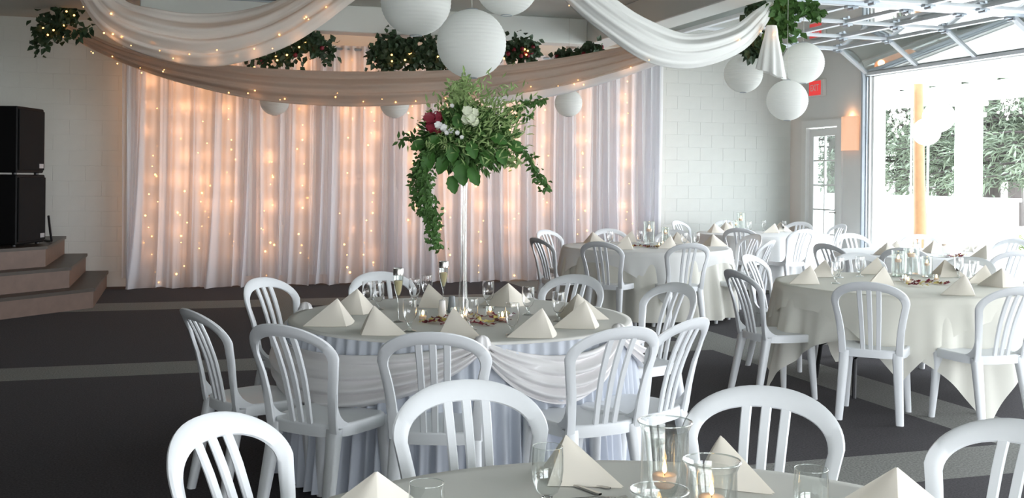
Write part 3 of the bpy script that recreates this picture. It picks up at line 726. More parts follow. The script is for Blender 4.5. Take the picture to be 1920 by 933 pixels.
# ------------------------------------------------------------------ white resin bistro chairs
def back_y(v): return np.interp(v, [.40,.46,.55,.65,.75,.82,.88], [-.165,-.178,-.198,-.226,-.268,-.303,-.338])
def back_map(u, v, n):                    # across, up, thickness -> chair space (front is +y)
    y = back_y(v) + .75*u*u*np.clip((v-.45)/.3,0,1)
    return (u, y+n, v)
def make_chair():
    t = empty('resin_chair', 'x', 'chair')
    def arch(hw0, hw1, top, spring, bot, ex):
        L = []
        for v in np.linspace(bot, spring, 9): L.append((-np.interp(v,[bot,spring],[hw0,hw1])+.010*math.sin(PI*(v-bot)/(spring-bot)), v))
        for a in np.linspace(PI, 0, 29)[1:-1]:
            ca, sa = math.cos(a), math.sin(a)
            L.append((hw1*math.copysign(abs(ca)**(2/ex), ca), spring+(top-spring)*abs(sa)**(2/ex)))
        return L + [(-u, v) for u, v in L[:9][::-1]]
    O = arch(.194,.236,.885,.745,.415,2.15); I = arch(.148,.188,.826,.728,.415,2.35)
    prof = [(0,0),(.08,.008),(.5,.011),(.92,.008),(1,0),(.92,-.008),(.5,-.011),(.08,-.008)]
    R_ = [[back_map(o[0]+(i[0]-o[0])*f, o[1]+(i[1]-o[1])*f, n) for f, n in prof] for o, i in zip(O, I)]
    b = MB(); b.grid(np.array(R_), wrap=True); N = len(R_); b.f.append(tuple(range(8))); b.f.append(tuple(range((N-1)*8, N*8))[::-1])
    for sgn in (-1,1):                     # the sides sweep forward into the seat edge
        rows = []
        for k in range(9):
            a = k/8*PI/2; z = .44+.15*(1-math.cos(a)); y = float(back_y(z))+.13*(1-math.sin(a))**1.2-.002
            x0 = np.interp(z,[.415,.745],[.194,.236])-.006; cv = .75*x0*x0*min(max((z-.45)/.3,0),1); yb = float(back_y(z))+cv; y += cv
            x0 -= .004*k/8; rows.append([(sgn*(x0), yb-.004, z),(sgn*(x0), y, z),(sgn*(x0-.030), y, z),(sgn*(x0-.030), yb-.004, z)])
        b.grid(np.array(rows), wrap=True)
    b.build('backrest', M['resin'], t, 50)
    for s in (-1,0,1):
        rows = []
        for v in np.linspace(.425,.838,11):
            u = s*np.interp(v,[.42,.81],[.046,.058]); hw = np.interp(v,[.42,.6,.81],[.0145,.0145,.0155])
            rows.append([back_map(u+hw*x, v, n) for x, n in ((-1,0),(-.75,.007),(.75,.007),(1,0),(.75,-.007),(-.75,-.007))])
        b = MB(); b.grid(np.array(rows), wrap=True); b.build('slat', M['resin'], t, 50)
    def ring(sc, z, dz=0):
        L = []
        for k in range(40):
            a = 2*PI*k/40; c_, s_ = math.cos(a), math.sin(a); e = 2/3.6
            x = .208*sc*math.copysign(abs(c_)**e, c_); y = .015+.200*sc*math.copysign(abs(s_)**e, s_)
            x *= 1+.06*(y/.2)
            L.append((x, y, z - dz*(1-min(1,(abs(x)/.2)**2)) + .01*max(0,y-.13)*-6))
        return L
    rows = [ring(.01,.434), ring(.35,.434), ring(.7,.438), ring(.9,.447), ring(.96,.448), ring(.99,.444), ring(1.0,.436), ring(1.005,.395), ring(.985,.395), ring(.975,.425), ring(.5,.424), ring(.01,.422)]
    b = MB(); b.grid(np.array(rows), wrap=True); b.build('seat', M['resin'], t, 60)
    def leg(p, q, a0, a1, c0, c1):
        b = MB(); rows = []
        for k in range(7):
            f = k/6; w_ = a0+(a1-a0)*f; d_ = c0+(c1-c0)*f; x = p[0]+(q[0]-p[0])*f; y = p[1]+(q[1]-p[1])*f; z = p[2]+(q[2]-p[2])*f
            r_ = .009
            rows.append([(x+sx*(w_/2-rx), y+sy*(d_/2-ry), z) for sx,sy,rx,ry in ((-1,-1,r_,0),(1,-1,r_,0),(1,-1,0,r_),(1,1,0,r_),(1,1,r_,0),(-1,1,r_,0),(-1,1,0,r_),(-1,-1,0,r_))])
        b.grid(np.array(rows), wrap=True); b.f.append(tuple(range(8))); b.f.append(tuple(range(48,56))[::-1]); b.build('leg', M['resin'], t, 50)
    for s in (-1,1):
        leg((s*.172,.178,.430),(s*.196,.205,0),.056,.036,.050,.034)
        leg((s*.158,-.150,.430),(s*.182,-.235,0),.064,.046,.050,.036)
    return t
CH = Kind(make_chair)
def proj(p):
    q = Vector(p)-ORG; dd = q.dot(FW); return 960+F_PX*q.dot(RT)/dd, HOR-F_PX*q.dot(UP)/dd
def seat_spot(px, py, C, R):              # where a chair back's top stands: on the sight line, R from the table's centre
    d_ = ray(px, py); t0 = (.88-EYE)/d_.z if d_.z < -1e-4 else 30
    best = min((t0*k for k in np.linspace(.85,1.15,241)), key=lambda t: abs(math.hypot(d_.x*t-C[0], d_.y*t-C[1])-R)+.05*abs(t/t0-1))
    return d_.x*best, d_.y*best
def chair(px, py, C, R, label, turn=0.0, group='white resin bistro chairs'):
    x, y = seat_spot(px, py, C, R)
    a = math.atan2(C[1]-y, C[0]-x)+math.radians(turn)      # facing
    CH.put(label, 'chair', (x+.335*math.cos(a), y+.335*math.sin(a), 0), a-PI/2, group)

T1, T2, T3, T4, T5, T6 = (.85,1.72), (1.446,5.47), (5.05,6.45), (4.90,10.60), (7.45,9.25), (7.82,13.05)
RT_ = .90
# nearest table
chair(381,785,T1,1.34,'nearest white chair at lower left, back to the camera across the front table', 14)
chair(870,716,T1,1.37,'nearest white chair in the middle of the foreground, behind the front table', -3)
chair(1441,731,T1,1.34,'nearest white chair right of the tall candle glass, behind the front table', -4)
chair(1935,800,T1,1.34,'nearest white chair cut by the right edge of the view')
# flower table
g2 = 'white resin bistro chairs around the flower table'
chair(352,572,T2,1.47,'white chair at the flower table, leftmost, seen from its side', 5, g2)
chair(487,531,T2,1.42,'white chair at the flower table, second from left at the back, facing right', 0, g2)
chair(709,516,T2,1.30,'white chair behind the flower table at its left, in front of the backdrop', 0, g2)
chair(1085,522,T2,1.30,'white chair behind the flower table at its right rear', 0, g2)
chair(1275,546,T2,1.42,'white chair at the right side of the flower table, the farther of two', 8, g2)
chair(1306,586,T2,1.46,'white chair at the right side of the flower table, the nearer of two', 0, g2)
chair(1175,615,T2,1.47,'white chair at the front right of the flower table, turned left', -3, g2)
chair(810,624,T2,1.47,'white chair at the front of the flower table, below the satin swags', 0, g2)
chair(520,607,T2,1.47,'white chair at the front left of the flower table, its seat in full view', 0, g2)
# right-hand table with the ivory cloth
g3 = 'white resin bistro chairs around the right ivory table'
chair(1628,528,T3,1.40,'white chair in front of the right ivory table, back straight to the camera', 4, g3)
chair(1915,540,T3,1.42,'white chair at the near right of the ivory table, cut by the view edge', 10, g3)
chair(1372,503,T3,1.42,'shaded white chair at the left of the right ivory table, seen from its side', 0, g3)
chair(1400,481,T3,1.40,'white chair at the far left of the right ivory table, facing its napkins', 12, g3)
chair(1605,473,T3,1.40,'white chair behind the right ivory table, left of the candle cylinders', 0, g3)
chair(1822,476,T3,1.40,'white chair behind the right ivory table, right of the candle cylinders', 0, g3)
# middle table near the curtain's right end
g4 = 'white resin bistro chairs around the far middle table'
chair(1122,452,T4,1.40,'shaded white chair at the far middle table, front left, back to the camera', 0, g4)
chair(1296,458,T4,1.40,'shaded white chair at the far middle table, front right, back to the camera', 0, g4)
chair(1003,441,T4,1.42,'dark shaded chair at the far left of the middle table, seen edge-on', 0, g4)
chair(1020,429,T4,1.48,'white chair beside the backdrop, left of the far middle table', 0, g4)
chair(1140,426,T4,1.45,'white chair behind the far middle table, in front of the backdrop', 0, g4)
chair(1265,420,T4,1.45,'white chair behind the far middle table, beyond the end of the backdrop', 0, g4)
chair(1450,450,T4,1.42,'white chair at the right side of the far middle table, seen edge-on', 0, g4)
chair(1418,435,T4,1.40,'white chair at the right rear of the far middle table', 0, g4)
# table near the garage opening
g5 = 'white resin bistro chairs around the table by the patio opening'
chair(1695,469,T5,1.40,'grey-shaded white chair in front of the table by the patio opening', 0, g5)
chair(1545,455,T5,1.42,'dark shaded chair at the left of the table by the patio opening, edge-on', 0, g5)
chair(1592,442,T5,1.42,'white chair at the rear left of the table by the patio opening', 0, g5)
chair(1725,440,T5,1.40,'bright white chair behind the table by the patio opening, under the log post', 0, g5)
chair(1905,444,T5,1.42,'bright white chair at the rear right of the table by the patio opening', 0, g5)
chair(1910,476,T5,1.50,'grey-shaded white chair at the right of the table by the patio opening', 0, g5)
# farthest table in the corner
g6 = 'white resin bistro chairs around the farthest corner table'
chair(1385,424,T6,1.38,'shaded white chair at the farthest corner table, front left, back to the camera', 0, g6)
chair(1511,421,T6,1.38,'white chair at the farthest corner table, front right, its seat showing', 20, g6)
chair(1580,414,T6,1.25,'white chair edge-on at the right of the farthest corner table', 0, g6)
chair(1268,410,T6,1.42,'white chair at the left of the farthest corner table, against the block wall', 0, g6)
chair(1502,410,T6,1.30,'white chair behind the farthest corner table, just left of the glazed door', 0, g6)
chair(1360,408,T6,1.30,'white chair behind the farthest corner table, mostly hidden by its napkins', 0, g6)

# ------------------------------------------------------------------ tables and cloths
def make_table():
    t = empty('round_table', 'x', 'table'); b = MB()
    b.lathe([(0,.715),(RT_-.02,.715),(RT_,.722),(RT_,.738),(RT_-.006,.742),(0,.742)], 64); b.build('tabletop', M['stage_wood'], t)
    for sx in (-1,1):
        for sy in (-1,1):
            b = MB(); b.tube([(sx*.42,sy*.22,.715),(sx*.44,sy*.30,.30),(sx*.50,sy*.34,.26),(sx*.52,sy*.38,0)],.016,8); b.build('leg', M['black_metal'], t)
    b = MB()
    for sx in (-1,1): b.tube([(sx*.435,-.27,.42),(sx*.435,.27,.42)],.012,6)
    b.build('brace', M['black_metal'], t); return t
TK = Kind(make_table)
def drape(C, R, hang, nf, amp, flare, z0, rings=22, nth=360, seed=0, rot=0.0, power=1.0):
    r = np.random.default_rng(seed); th = np.linspace(0,2*PI,nth,endpoint=False)
    h = np.array([hang(a) for a in th]); ph = th*nf + .9*np.sin(3*th+seed)+.5*np.sin(5*th+2*seed); rows = []
    for q in (.02,.3,.6,.85,.97): rows.append(np.stack([R*q*np.cos(th),R*q*np.sin(th),np.full(nth,z0)],1))
    for k in range(rings+1):
        u = k/rings; s = u*h
        e = np.minimum(s/.03,1)
        rad = R + .006 + .012*e + flare*s**power*(.6+.5*(h/h.max())) + amp*np.minimum(s/.25,1.6)*(np.sin(ph)+.35*np.sin(2.3*ph+1))*e
        rows.append(np.stack([rad*np.cos(th),rad*np.sin(th), z0 - .006*e - s*.985],1))
    b = MB(); b.grid(np.array(rows), wrap=True); return b
def square(half, rot, R, lo=.10):
    def f(a):
        c_, s_ = abs(math.cos(a-rot)), abs(math.sin(a-rot)); return max(lo, half/max(c_,s_)-R)
    return f
def put_cloth(C, mb, m, label, name='tablecloth'):
    o = mb.build(name, m, None, 180, (C[0],C[1],0)); return tag(o, label, 'tablecloth')
TK.put('round banquet table under the grey-beige cloth nearest the camera','table',(*T1,0),.3,'round banquet tables under cloths')
TK.put('round banquet table under the white pleated skirt and flowers','table',(*T2,0),.2,'round banquet tables under cloths')
TK.put('round folding table with black legs showing under the right ivory cloth','table',(*T3,0),-.25,'round banquet tables under cloths')
TK.put('round banquet table under the floor-length ivory cloth by the backdrop','table',(*T4,0),.1,'round banquet tables under cloths')
TK.put('round banquet table under the white cloth by the patio opening','table',(*T5,0),.5,'round banquet tables under cloths')
TK.put('round banquet table under the white cloth in the far corner','table',(*T6,0),.7,'round banquet tables under cloths')
put_cloth(T1, drape(T1,RT_,lambda a:.33,18,.012,.10,.750), M['grey_cloth'], 'smooth grey-beige round tablecloth nearest the camera')
put_cloth(T3, drape(T3,RT_,square(1.20,.62,RT_,.18),15,.020,.16,.750,seed=2), M['ivory'], 'long ivory tablecloth with corners hanging near the floor, right table')
put_cloth(T3, drape(T3,RT_+.012,square(1.03,.10,RT_,.14),17,.014,.16,.756,seed=5), M['ivory'], 'short ivory overlay cloth with hanging points on the right table', 'overlay_cloth')
put_cloth(T4, drape(T4,RT_,lambda a:.70,15,.022,.10,.750,seed=3), M['ivory'], 'floor-length ivory tablecloth on the table by the backdrop')
put_cloth(T4, drape(T4,RT_+.012,square(1.02,.55,RT_,.12),14,.014,.14,.756,seed=8), M['white_cloth'], 'white overlay cloth with hanging points on the table by the backdrop', 'overlay_cloth')
put_cloth(T5, drape(T5,RT_,square(1.12,.3,RT_,.2),15,.02,.14,.750,seed=4), M['white_cloth'], 'bright white tablecloth on the table by the patio opening')
put_cloth(T6, drape(T6,RT_,lambda a:.70,16,.02,.09,.750,seed=6), M['white_cloth'], 'bright white floor-length tablecloth on the farthest corner table')
put_cloth(T2, drape(T2,RT_+.004,lambda a:.009,8,0,.0,.753,rings=4), M['grey_cloth'], 'grey-beige round top cloth on the flower table', 'top_cloth')
# pleated skirt
th = np.linspace(0,2*PI,1600,endpoint=False); rows = []
pr = np.random.default_rng(5); jit = np.interp(th, np.linspace(0,2*PI,60), pr.normal(0,.5,60)); am = 1+np.interp(th,np.linspace(0,2*PI,80),pr.normal(0,.3,80))
for k in range(16):
    u = k/15; a_ = (.003+.006*min(1,u*8)+.022*u)*am; rad = RT_+.011+.050*u+a_*(np.sin(th*84+jit*2)+.45*u*np.sin(th*31+3*jit+2*u))
    rows.append(np.stack([rad*np.cos(th),rad*np.sin(th),np.full(len(th),.742-.73*u)],1))
b = MB(); b.grid(np.array(rows), wrap=True); o = b.build('table_skirt', M['skirt'], None, 180, (*T2,0)); tag(o, 'white floor-length pleated skirt around the flower table', 'table skirt')
# satin swags knotted on the rim
def rim_angle(px, lo, hi):
    return min(np.radians(np.arange(lo,hi,.5)), key=lambda a: abs(proj((T2[0]+.95*math.cos(a),T2[1]+.95*math.sin(a),.74))[0]-px))
k1 = rim_angle(905,-125,-60); k2 = rim_angle(1166,-55,0); k0 = rim_angle(566,-215,-140)
sk = empty('table_swags', 'shiny white satin swags knotted around the rim of the flower table', 'table swag', (*T2,0))
def satin(a0, a1, depth, seed):
    n, nv = 70, 46; s = np.linspace(0,1,n)[:,None]; v = np.linspace(0,1,nv)[None,:]; ang = a0+(a1-a0)*s
    cat = (4*s*(1-s))**.8
    sag = (.26+.74*v**.9)*depth*cat
    z = .762-.055*v*(1-cat) - sag + .010*(1-cat)
    fold = np.abs(np.sin(PI*3.6*v+seed+1.2*np.sin(2.6*s+seed)))*1.3-.6+np.sin(2*PI*4.1*v+2*seed+3*s)*.35
    rad = RT_+.026+.034*np.sin(PI*v)*(.35+.65*cat)+.034*fold*(.3+.7*cat)+.07*np.clip((.76-z)/.6,0,1)
    P = np.stack([rad*np.cos(ang), rad*np.sin(ang), z+0*ang],2)
    b = MB(); b.shell(P, .003); b.build('satin_swag', M['satin'], sk, 180)
rest = 2*PI-(k2-k0)
for a0, a1, d_, sd in ((k0,k1,.36,1.0),(k1,k2,.30,2.2),(k2,k2+rest/2,.30,3.1),(k2+rest/2,k2+rest,.30,4.4)): satin(a0,a1,d_,sd)
for a in (k0,k1,k2,k2+rest/2):
    b = MB(); rows = []
    for u in np.linspace(0,PI,11): rows.append([((.034*math.sin(u)+.002)*(1+.22*math.sin(5*w_+u*2))*math.cos(w_), (.034*math.sin(u)+.002)*(1+.22*math.sin(5*w_))*math.sin(w_), .045*math.cos(u)) for w_ in np.linspace(0,2*PI,24,endpoint=False)])
    b.grid(np.array(rows), wrap=True); b.build('knot', M['satin'], sk, 180, ((RT_+.03)*math.cos(a),(RT_+.03)*math.sin(a),.745))

# ------------------------------------------------------------------ tableware
def make_goblet(thin):   # thin-walled bowl, solid stem and foot
    def f():
        t = empty('water_goblet', 'x', 'glass'); b = MB(); g = M['thin' if thin else 'glass']; n = 20 if thin else 32
        outer = [(0,.043),(.012,.045),(.024,.055),(.0325,.078),(.0355,.102),(.0350,.13),(.0335,.155)]
        if thin: b.lathe(outer + [(r_-.0012, z_+(.002 if z_ < .1 else 0)) for r_, z_ in outer[:0:-1]] + [(0,.045)], n); b.build('bowl', M['glass'], t, 45)
        else: b.lathe(outer, n); b.build('bowl', M['thin'], t, 180)
        b = MB(); b.lathe([(0,.0),(.031,.0),(.032,.003),(.012,.009),(.0065,.018),(.0075,.030),(.012,.040),(.0125,.044),(.006,.046),(0,.0465)], n); b.build('stem', g, t, 60)
        b = MB(); b.tube([(.0335*math.cos(a),.0335*math.sin(a),.155) for a in np.linspace(0,2*PI,n+1)], .0009, 5, False); b.build('rim', M['thin_rim'], t, 180)
        return t
    return f
GK, GF = Kind(make_goblet(False)), Kind(make_goblet(True))
def make_napkin(var):
    def f():
        t = empty('folded_napkin', 'x', 'napkin'); ap = np.array((0,-.01,.135)); Fp = np.array((0,-.085,.001))
        for sgn in (-1,1):
            for lay, (sc_, dy) in enumerate(((1.0,0),(.95,.008))):
                L = np.array((sgn*.155*sc_, .060+dy*1.5, .001)); A_ = ap*np.array((1,1,sc_))+np.array((-sgn*.0006,dy,0)); F0 = Fp+np.array((-sgn*.0012,dy*1.6,0)); rows = []
                for a in np.linspace(0,1,9):
                    base = F0+(L-F0)*a + np.array((0,-1,0))*.016*math.sin(PI*a)*(1 if var == 0 else -.4)
                    rows.append([base+(A_-base)*q + np.array((sgn*.3,-1,.2))*.006*math.sin(PI*q)*math.sin(PI*min(a+.1,1)) for q in np.linspace(0,.985,8)])
                b = MB(); P = np.array(rows); b.shell(P if sgn > 0 else P[::-1], .0028); b.build('fold', M['napkin'], t, 50)
        return t
    return f
NK = [Kind(make_napkin(0)), Kind(make_napkin(1))]
def make_cylinder(H):
    def f():
        t = empty('candle_cylinder', 'x', 'candle holder'); b = MB(); R_ = .055
        b.lathe([(0,0),(R_-.008,0),(R_-.002,.004),(R_-.002,H*.5),(R_-.003,H-.02),(R_+.002,H-.008),(R_+.006,H-.002),(R_+.004,H+.001),(R_-.001,H-.004),(R_-.0055,H-.02),(R_-.0045,.5*H),(R_-.0045,.008),(0,.007)], 40); b.build('outer_glass', M['cyl'], t, 60)
        b = MB(); b.tube([((R_+.005)*math.cos(a),(R_+.005)*math.sin(a),H-.001) for a in np.linspace(0,2*PI,49)], .0018, 6, False); b.build('rim', M['thin_rim'], t, 180)
        b = MB(); q = H*.16
        b.lathe([(0,q),(.012,q),(.020,q+.012),(.028,q+.03),(.036,q+.06),(.043,H-.05),(.046,H-.022),(.0485,H-.018),(.0445,H-.022),(.0415,H-.05),(.0345,q+.061),(.0265,q+.031),(.018,q+.014),(0,q+.004)], 32); b.build('inner_cup', M['cyl'], t, 60)
        zc = q+.034 if H > .12 else q+.02
        b = MB(); b.lathe([(0,zc),(.015,zc),(.0225,zc+.006),(.026,zc+.018),(.027,zc+.027),(.025,zc+.029),(.012,zc+.027),(0,zc+.0265)], 24); cdl = b.build('floating_candle', M['wax_pink'], t, 60)
        b = MB(); b.tube([(0,0,zc+.026),(.001,0,zc+.035)],.0009,5); b.build('wick', M['black_metal'], cdl)
        b = MB(); b.lathe([(0,zc+.031),(.004,zc+.035),(.0052,zc+.040),(.0035,zc+.050),(.0015,zc+.058),(0,zc+.063)], 12); b.build('flame', M['flame'], cdl, 180)
        return t
    return f
CY = {h: Kind(make_cylinder(h)) for h in (.215,.165,.115)}
def make_far_cylinder():
    t = empty('candle_cylinder', 'x', 'candle holder'); H = .2; b = MB(); R_ = .05
    b.lathe([(0,.004),(R_,.004),(R_,H),(R_+.004,H+.003),(R_-.003,H),(R_-.003,.01),(0,.01)], 24); b.build('glass_body', M['thin'], t, 60)
    b = MB(); b.lathe([(0,.11),(.022,.112),(.026,.13),(.024,.136),(0,.135)], 16); cdl = b.build('floating_candle', M['wax_pink'], t, 60)
    b = MB(); b.lathe([(0,.136),(.008,.142),(.0095,.15),(.004,.165),(0,.172)], 10); b.build('flame', M['flame'], cdl, 180); return t
FC = Kind(make_far_cylinder)
def make_votive():
    t = empty('votive_candle', 'x', 'candle'); b = MB()
    b.lathe([(0,.001),(.020,.001),(.023,.006),(.026,.05),(.024,.05),(.0215,.008),(0,.006)], 18); b.build('glass_cup', M['thin'], t, 60)
    b = MB(); b.lathe([(0,.008),(.0195,.008),(.0205,.022),(.018,.0235),(0,.023)], 16); b.build('wax', M['wax_pink'], t, 60)
    b = MB(); b.lathe([(0,.026),(.006,.031),(.0075,.037),(.004,.047),(0,.054)], 10); b.build('flame', M['flame'], t, 180); return t
VK = Kind(make_votive)
def make_flute():
    t = empty('champagne_flute', 'x', 'glass'); b = MB()
    b.lathe([(0,0),(.033,0),(.034,.002),(.010,.006),(.004,.014),(.0036,.09),(.0045,.12),(.010,.135),(.018,.165),(.0245,.21),(.0265,.25),(.0262,.275),(.0252,.2752),(.0252,.25),(.0232,.21),(.0168,.166),(.0085,.139),(0,.132)], 24); b.build('glass_body', M['thin'], t, 60)
    b = MB(); b.lathe([(0,.134),(.008,.140),(.0163,.167),(.0222,.205),(.0225,.213),(0,.213)], 20); b.build('champagne', M['champagne'], t, 60)
    b = MB(); b.lathe([(.0268,.240),(.0272,.246),(.0270,.274),(.0258,.2765),(.0245,.274),(.0248,.242)], 24); b.build('silver_rim', M['steel'], t, 60); return t
FL = Kind(make_flute)
def make_cutlery(kind):
    def f():
        t = empty(kind, 'x', kind); b = MB(); L = .2
        if kind == 'knife':
            b.grid(np.array([[(w_*s_, y, z) for s_, z in ((-1,.002),(-.6,.005),(.6,.005),(1,.002),(.6,.0005),(-.6,.0005))] for y, w_ in ((-.11,.006),(-.10,.009),(-.02,.0065),(0,.006),(.03,.008),(.09,.0085),(.115,.002))]), wrap=True)
            b.build('blade_and_handle', M['steel'], t)
        else:
            b.grid(np.array([[(w_*s_, y, z+h) for s_, z in ((-1,.002),(0,.004),(1,.002),(0,.0005))] for y, w_, h in ((-.10,.004,0),(-.09,.009,0),(-.03,.004,.004),(.03,.003,.006),(.05,.009,.004),(.065,.011,.002))]), wrap=True)
            b.build('handle', M['steel'], t)
            for k in range(4):
                b = MB(); b.tube([((k-1.5)*.006,.06,.004),((k-1.5)*.006,.085,.002),((k-1.5)*.0055,.105,.006)],.0016,5); b.build('tine', M['steel'], t)
        return t
    return f
KN, FO = Kind(make_cutlery('knife')), Kind(make_cutlery('fork'))
ZT = {1:.751, 2:.753, 3:.757, 4:.757, 5:.751, 6:.751}
CT = {1:T1, 2:T2, 3:T3, 4:T4, 5:T5, 6:T6}
def on_table(px, py, k, m=.84):
    p = spot(px, py, ZT[k]); C = Vector((*CT[k], 0)); q = Vector((p.x-C.x, p.y-C.y, 0))
    if q.length > m: q *= m/q.length
    return (C.x+q.x, C.y+q.y, ZT[k])
def by_top(px, py, k, h):                 # item of height h whose top shows at the pixel
    p = spot(px, py, ZT[k]+h); return (p.x, p.y, ZT[k])
yaw0 = -YAW
def napkin(pos, turn, label, k, v=0, sc_=1.0):
    NK[v].put(label, 'napkin', pos, yaw0+math.radians(turn), f'cream folded napkins on {TN[k]}', sc_)
TN = {1:'the nearest table', 2:'the flower table', 3:'the right ivory table', 4:'the far middle table', 5:'the table by the patio', 6:'the corner table'}
# --- nearest table
napkin(by_top(705,880,1,.135), 12, 'cream folded napkin at the lower left on the nearest table', 1, 0, 1.0)
napkin(by_top(1066,813,1,.116), -46, 'cream folded napkin behind the goblet with cutlery, nearest table', 1, 1, .86)
napkin(by_top(1357,815,1,.116), -68, 'cream folded napkin behind the candle cylinders, nearest table', 1, 0, .86)
napkin(by_top(1680,872,1,.135), -14, 'cream folded napkin at the lower right on the nearest table', 1, 1, 1.0)
gg = 'clear water goblets on the nearest table'
for px, py, lab in ((1027,836,'clear goblet in front of the central napkin on the nearest table'), (800,905,'clear goblet cut by the bottom edge, left on the nearest table'), (1521,878,'clear goblet at the right rim of the nearest table')):
    GK.put(lab, 'glass', by_top(px,py,1,.155), 0, gg)
for h, px, py, lab in ((.215,1247,789,'tallest glass candle cylinder on the nearest table'), (.165,1335,862,'medium glass candle cylinder, right of the tallest one'), (.115,1236,917,'shortest glass candle cylinder, in front of the tallest one')):
    CY[h].put(lab, 'candle holder', by_top(px,py,1,h), .4, 'floating candle cylinders on the nearest table')
p = spot(1068,907,.752); KN.put('steel knife lying beside the central napkin on the nearest table', 'knife', (p.x,p.y,.7515), yaw0+math.radians(38))
p = spot(1092,897,.752); FO.put('steel fork half under the central napkin on the nearest table', 'fork', (p.x-.03,p.y-.02,.7515), yaw0+math.radians(58))
p = spot(1085,931,.752); FO.put('steel fork at the bottom edge of the nearest table', 'fork', (p.x,p.y-.03,.7515), yaw0+math.radians(-80))
# --- flower table
for px, py, tn, v, lab in ((630,612,44,0,'cream napkin at the far left rim of the flower table'), (668,590,34,0,'cream napkin second from left, further in on the flower table'), (704,628,-42,0,'large cream napkin at the front left of the flower table'),
        (806,578,-48,1,'cream napkin at the back of the flower table, behind the flutes'), (853,632,-62,1,'narrow cream napkin at the front centre of the flower table'), (952,576,8,0,'cream napkin at the back right of the flower table, behind two goblets'),
        (1013,633,40,0,'large cream napkin at the front right of the flower table'), (1084,600,-30,0,'cream napkin at the right of the flower table, partly hidden'), (1094,616,38,0,'pale cream napkin at the right rim of the flower table')):
    napkin(on_table(px,py-3,2,.80), tn, lab, 2, v, 1.0)
gg = 'clear water goblets on the flower table'
for px, py, lab in ((690,578,'clear goblet left of the first flute, the left of a pair'), (709,580,'clear goblet left of the first flute, the right of a pair'), (777,572,'clear goblet between the two flutes'), (800,563,'clear goblet just left of the second flute, at the back'),
        (768,621,'clear goblet at the front left, before a votive candle'), (915,577,'clear goblet right of the tall vase, at the back'), (990,590,'clear goblet at the right, in front of the back right napkin'),
        (1047,602,'clear goblet at the right, beside the hidden napkin'), (960,628,'clear goblet at the front, left of the large right napkin'), (883,618,'clear goblet in front of the vase, behind the narrow napkin')):
    GF.put(lab+' on the flower table', 'glass', on_table(px,py,2,.82), 0, gg, .98)
FL.put('tall champagne flute with silver rim, left of two on the flower table', 'glass', on_table(746,603,2), 0, 'champagne flutes')
FL.put('tall champagne flute with silver rim behind the white shaker, right of two', 'glass', on_table(831,582,2), 0, 'champagne flutes')
def shaker(px, py, m, label):
    o = empty('table_shaker', label, 'shaker', on_table(px,py,2)); b = MB()
    b.lathe([(0,0),(.022,0),(.0235,.004),(.019,.06),(.0175,.082),(0,.082)], 20); b.build('body', m, o)
    b = MB(); b.lathe([(.0178,.0822),(.016,.091),(.009,.095),(0,.0955)], 20); b.build('cap', m, o)
shaker(829,595,M['shaker'],'small white shaker on the flower table, left of the vase'); shaker(847,586,M['shaker_grey'],'small grey shaker beside the white one on the flower table')
for px, py, lab in ((793,600,'lit votive candle left of the white shaker'), (853,594,'lit votive candle just left of the vase foot'), (866,608,'lit votive candle in front of the vase, nearest'), (871,600,'lit votive candle at the foot of the vase'),
        (919,592,'lit votive candle right of the vase, further back'), (942,603,'lit votive candle right of the vase, among red petals')):
    VK.put(lab+' on the flower table', 'candle', on_table(px,py,2), 0, 'votive candles on the flower table')
def petals(pts, k, label, n, sp):
    r = random.Random(k*7+n); c = on_table(*pts[0], k); o = empty('rose_petals', label, 'petals', c)
    for nm, m, fr in (('red_petals',M['rose_red'],.68),('yellow_petals',M['petal_yellow'],.32)):
        b = MB()
        for q in pts:
            p = Vector(on_table(*q, k))-Vector(c)
            for i in range(int(n*fr)):
                a = r.random()*6.3; b.leaf(p+Vector((r.gauss(0,sp),r.gauss(0,sp*.8),r.uniform(.002,.012))), Vector((math.cos(a),math.sin(a),r.uniform(-.1,.35))), Vector((r.gauss(0,.3),r.gauss(0,.3),1)), .044, .040, -.2)
        stuff(b.build(nm, m, o, smooth=0))
petals([(808,605),(828,600),(930,600),(905,607),(880,597),(945,594)], 2, 'scattered red and yellow rose petals around the vase foot', 12, .045)
# --- right ivory table
for px, py, tn, v, lab in ((1517,531,40,0,'cream napkin at the left rim of the right ivory table'), (1545,518,48,0,'cream napkin just behind the leftmost one, right ivory table'), (1641,512,40,1,'cream napkin left of the candle cylinders, right ivory table'),
        (1655,534,52,1,'narrow cream napkin at the front of the right ivory table'), (1774,518,-48,1,'cream napkin right of the candle cylinders, right ivory table'), (1806,552,34,0,'large cream napkin at the front of the right ivory table'),
        (1845,530,42,1,'upright cream napkin at the right of the ivory table, partly hidden'), (1878,537,-20,0,'cream napkin at the right rim of the ivory table')):
    napkin(on_table(px,py,3,.80), tn, lab, 3, v)
gg = 'clear goblets on the right ivory table'
for px, py, lab in ((1567,531,'clear goblet at the left, left of a pair'), (1574,520,'clear goblet at the left, further in'), (1612,518,'clear goblet left of the cylinders'), (1797,520,'clear goblet right of the cylinders'), (1826,528,'clear goblet beside the upright napkin')):
    GF.put(lab+' on the right ivory table', 'glass', on_table(px,py,3), 0, gg)
for px, py, s_, lab in ((1684,518,1.0,'lit candle cylinder at the left of three, right ivory table'), (1712,509,1.25,'tallest lit candle cylinder, right ivory table'), (1738,519,.8,'short lit candle cylinder at the right of three, right ivory table')):
    FC.put(lab, 'candle holder', on_table(px,py,3), 0, 'candle cylinders on the right ivory table', s_)
